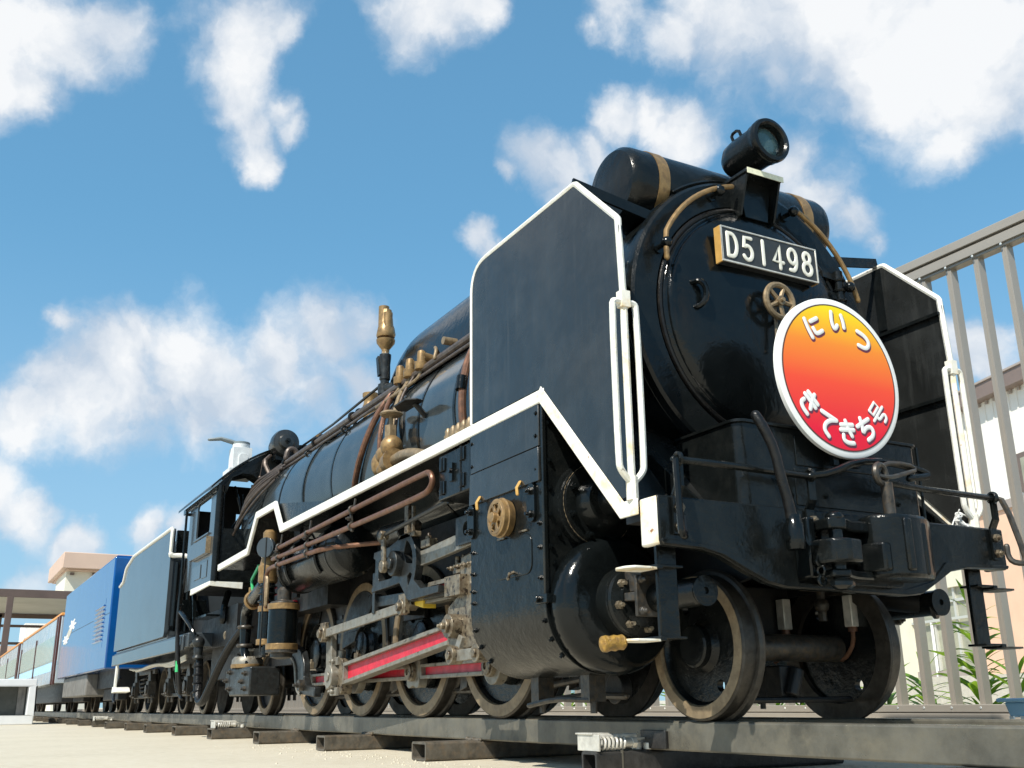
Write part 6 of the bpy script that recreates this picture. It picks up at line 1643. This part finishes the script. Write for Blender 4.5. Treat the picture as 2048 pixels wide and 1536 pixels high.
# ================================================================ building on the right
Bd = Vector((math.cos(math.radians(162.115)), math.sin(math.radians(162.115)), 0)); Bn = Vector((-Bd.y, Bd.x, 0))
if Bn.y > 0: Bn = -Bn          # outward normal, towards the track
BO = Vector((-21.495, 32.0, -.32))
bld = thing('building', 'single storey hall with white siding above peach render and a brown eaves band', 'building', tuple(BO))
def wall(name, u0, u1, z0, z1, d0, d1, m_, parent=None, **k):
    """u along the facade (positive to the left in view), d out from the facade"""
    q = MB(); vs = []
    for u in (u0, u1):
        for d in (d0, d1):
            for z in (z0, z1):
                p = BO+Bd*u+Bn*d; vs.append((p.x, p.y, z))
    q.add(vs, [(0, 1, 3, 2), (4, 6, 7, 5), (0, 4, 5, 1), (2, 3, 7, 6), (0, 2, 6, 4), (1, 5, 7, 3)])
    return obj(name, q, m_, parent or bld, **k)
W1 = 26.0
wall('upper_siding', -30, W1, 7.50, 11.66, -.3, 0, 'wall_white')
for k in range(110):
    u = W1-.25-.5*k
    if -28 < u < 8: wall('siding_rib', u-.035, u+.035, 7.50, 11.66, .0, .035, 'wall_white')
wall('eaves_fascia', -30.5, W1+.5, 11.66, 12.26, -2, .50, 'fascia')
wall('roof_slab', -30.5, W1+.5, 12.26, 12.34, -2.2, .56, 'belt')
for k in range(60):
    u = 6-.5*k
    wall('eaves_clip', u-.06, u+.06, 11.50, 11.66, .03, .10, 'belt')
wall('band', -30, W1, 7.16, 7.50, -.2, .10, 'belt')
wall('peach_wall', -30, 1.86, .95, 7.16, -.3, .0, 'wall_pink')
wall('plinth', -30, W1, -.32, .95, -.3, .06, 'curb')
wall('cream_wall', 6.6, W1, .95, 7.16, -.3, -.02, 'cream')
en = wall('glazed_entrance', 1.86, 6.6, 4.6, 7.16, -.3, -.05, 'cream')
wall('pane', 1.9, 6.6, 1.2, 4.6, -.30, -.25, 'pane', en)
wall('rear_wall', -30, W1, -.32, 11.66, -6.2, -6, 'cream')
wall('threshold', 1.86, 6.6, .95, 1.2, -.4, -.05, 'belt', en)
for u in (1.95, 3.36, 5.0, 6.5): wall('mullion', u-.07, u+.07, .95, 4.6, -.26, -.16, 'frame_alu', en)
wall('transom', 1.86, 6.6, 4.0, 4.12, -.26, -.16, 'frame_alu', en)
wall('handrail', 1.9, 6.6, 3.25, 3.36, -.12, -.04, 'frame_alu', en)
for u in (2.3, 3.9, 5.1): wall('rail_post', u-.05, u+.05, -.2, 3.25, -.12, -.04, 'white_clean', en)
for (a, b) in ((-5.6, -2.25), (-12.6, -9.25)):
    w = wall('window', a, b, 7.6, 9.1, .02, .09, 'frame_brown')
    wall('pane', a+.22, b-.22, 7.75, 8.9, .08, .10, 'pane', w)
    w2 = wall('lower_window', a-.2, b+.45, 3.9, 5.6, .0, .09, 'frame_brown'); wall('pane', a, b+.25, 4.1, 5.4, .08, .10, 'pane', w2)

# ================================================================ left background
sh = thing('platform_shelter', 'brown steel platform shelter with a flat roof beyond the last passenger car', 'shelter', (-70, -1, -.32))
def S_(name, mb, m_, parent=None, **k): return obj(name, mb, m_, parent or sh, **k)
q = MB(); q.box(-64.3, -64, -3.4, 3.4, 6.56, 7.02); q.box(-77, -64, 3.1, 3.4, 6.56, 7.0); q.box(-77.3, -77, -3.4, 3.4, 6.3, 6.62); S_('roof_beam', q, 'beam', bevel=.02)
q = MB(); q.box(-77, -64.3, -3.4, 3.1, 6.62, 6.9); S_('soffit', q, 'soffit')
for y in (-1.04, -2.9):
    q = MB(); q.box(-64.32, -63.98, y-.18, y+.18, -.32, 6.56); S_('column', q, 'beam', bevel=.02)
    q = MB(); q.box(-77.3, -77, y-.3, y+.3, -.32, 6.56); S_('rear_column', q, 'beam', bevel=.02)
for z in (5.75, 4.55):
    q = MB(); q.box(-77.2, -77.05, -3.4, 3.2, z-.09, z+.09); S_('tie_rod', q, 'beam')
tw = thing('stair_tower', 'pale tower with overhanging salmon parapet behind the blue car', 'building', (-90, 6, -.32))
q = MB(); q.box(-94, -86.5, 4.0, 6.85, -.32, 11.1); obj('tower_wall', q, 'tower', tw)
q = MB(); q.box(-97, -85, 3.55, 12, 10.95, 12.25); q.box(-96.6, -85.4, 3.9, 11.6, 10.85, 10.95); obj('parapet', q, 'pink_slab', tw, bevel=.05)
q = MB(); q.box(-86.48, -86.3, 6.0, 6.2, 10.5, 10.8); q.box(-86.48, -86.2, 4.3, 4.6, 10.55, 10.75); obj('wall_lamp', q, 'frame_brown', tw)
wb = thing('balcony_building', 'white building with balcony railings far behind the passenger car', 'building', (-103, 5, -.32))
q = MB(); q.box(-106, -100, 2.35, 9, -.32, 7.6); obj('wall', q, 'wall_white', wb)
for (z0, z1) in ((6.4, 7.5), (4.9, 5.7)):
    q = MB(); q.box(-100, -99.5, 2.35, 6.5, z0-.2, z0); b = obj('balcony', q, 'white_clean', wb)
    for k in range(14):
        q = MB(); y = 2.5+.29*k; q.box(-99.6, -99.5, y-.05, y+.05, z0, z1); obj('rail_bar', q, 'white_clean', b)
    q = MB(); q.box(-100.02, -99.98, 2.6, 6.3, z0-1.0, z0-.25); obj('window', q, 'pane', wb)
lw = thing('garden_wall', 'low salmon wall left of the white balcony building', 'wall', (-98, -2, -.32))
q = MB(); q.box(-99, -98, -9, 2.1, -.32, 5.45); obj('wall', q, 'pink_slab', lw)

# low white concrete block in front of the passenger cars
bk = thing('bench_block', 'low white concrete bench block with a dark recess, left of the track', 'bench', (-30, -3.4, -.32))
q = MB(); x1 = -29.2; x0 = -33.0
q.box(x0, x1, -5.2, -1.85, .76, .96); q.box(x0, x1, -2.05, -1.85, -.06, .76); q.box(x0, x1, -5.2, -5.0, -.06, .76); q.box(x0, x1, -5.2, -1.85, -.32, -.06)
obj('surround', q, 'block', bk, bevel=.02)
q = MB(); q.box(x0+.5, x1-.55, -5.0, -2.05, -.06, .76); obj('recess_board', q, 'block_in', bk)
q = MB(); q.box(x1-.54, x1-.5, -2.3, -2.1, -.05, .75); obj('recess_edge', q, 'skirt', bk)

# far treeline that closes the horizon behind the camera's left
scene.render.film_transparent = False
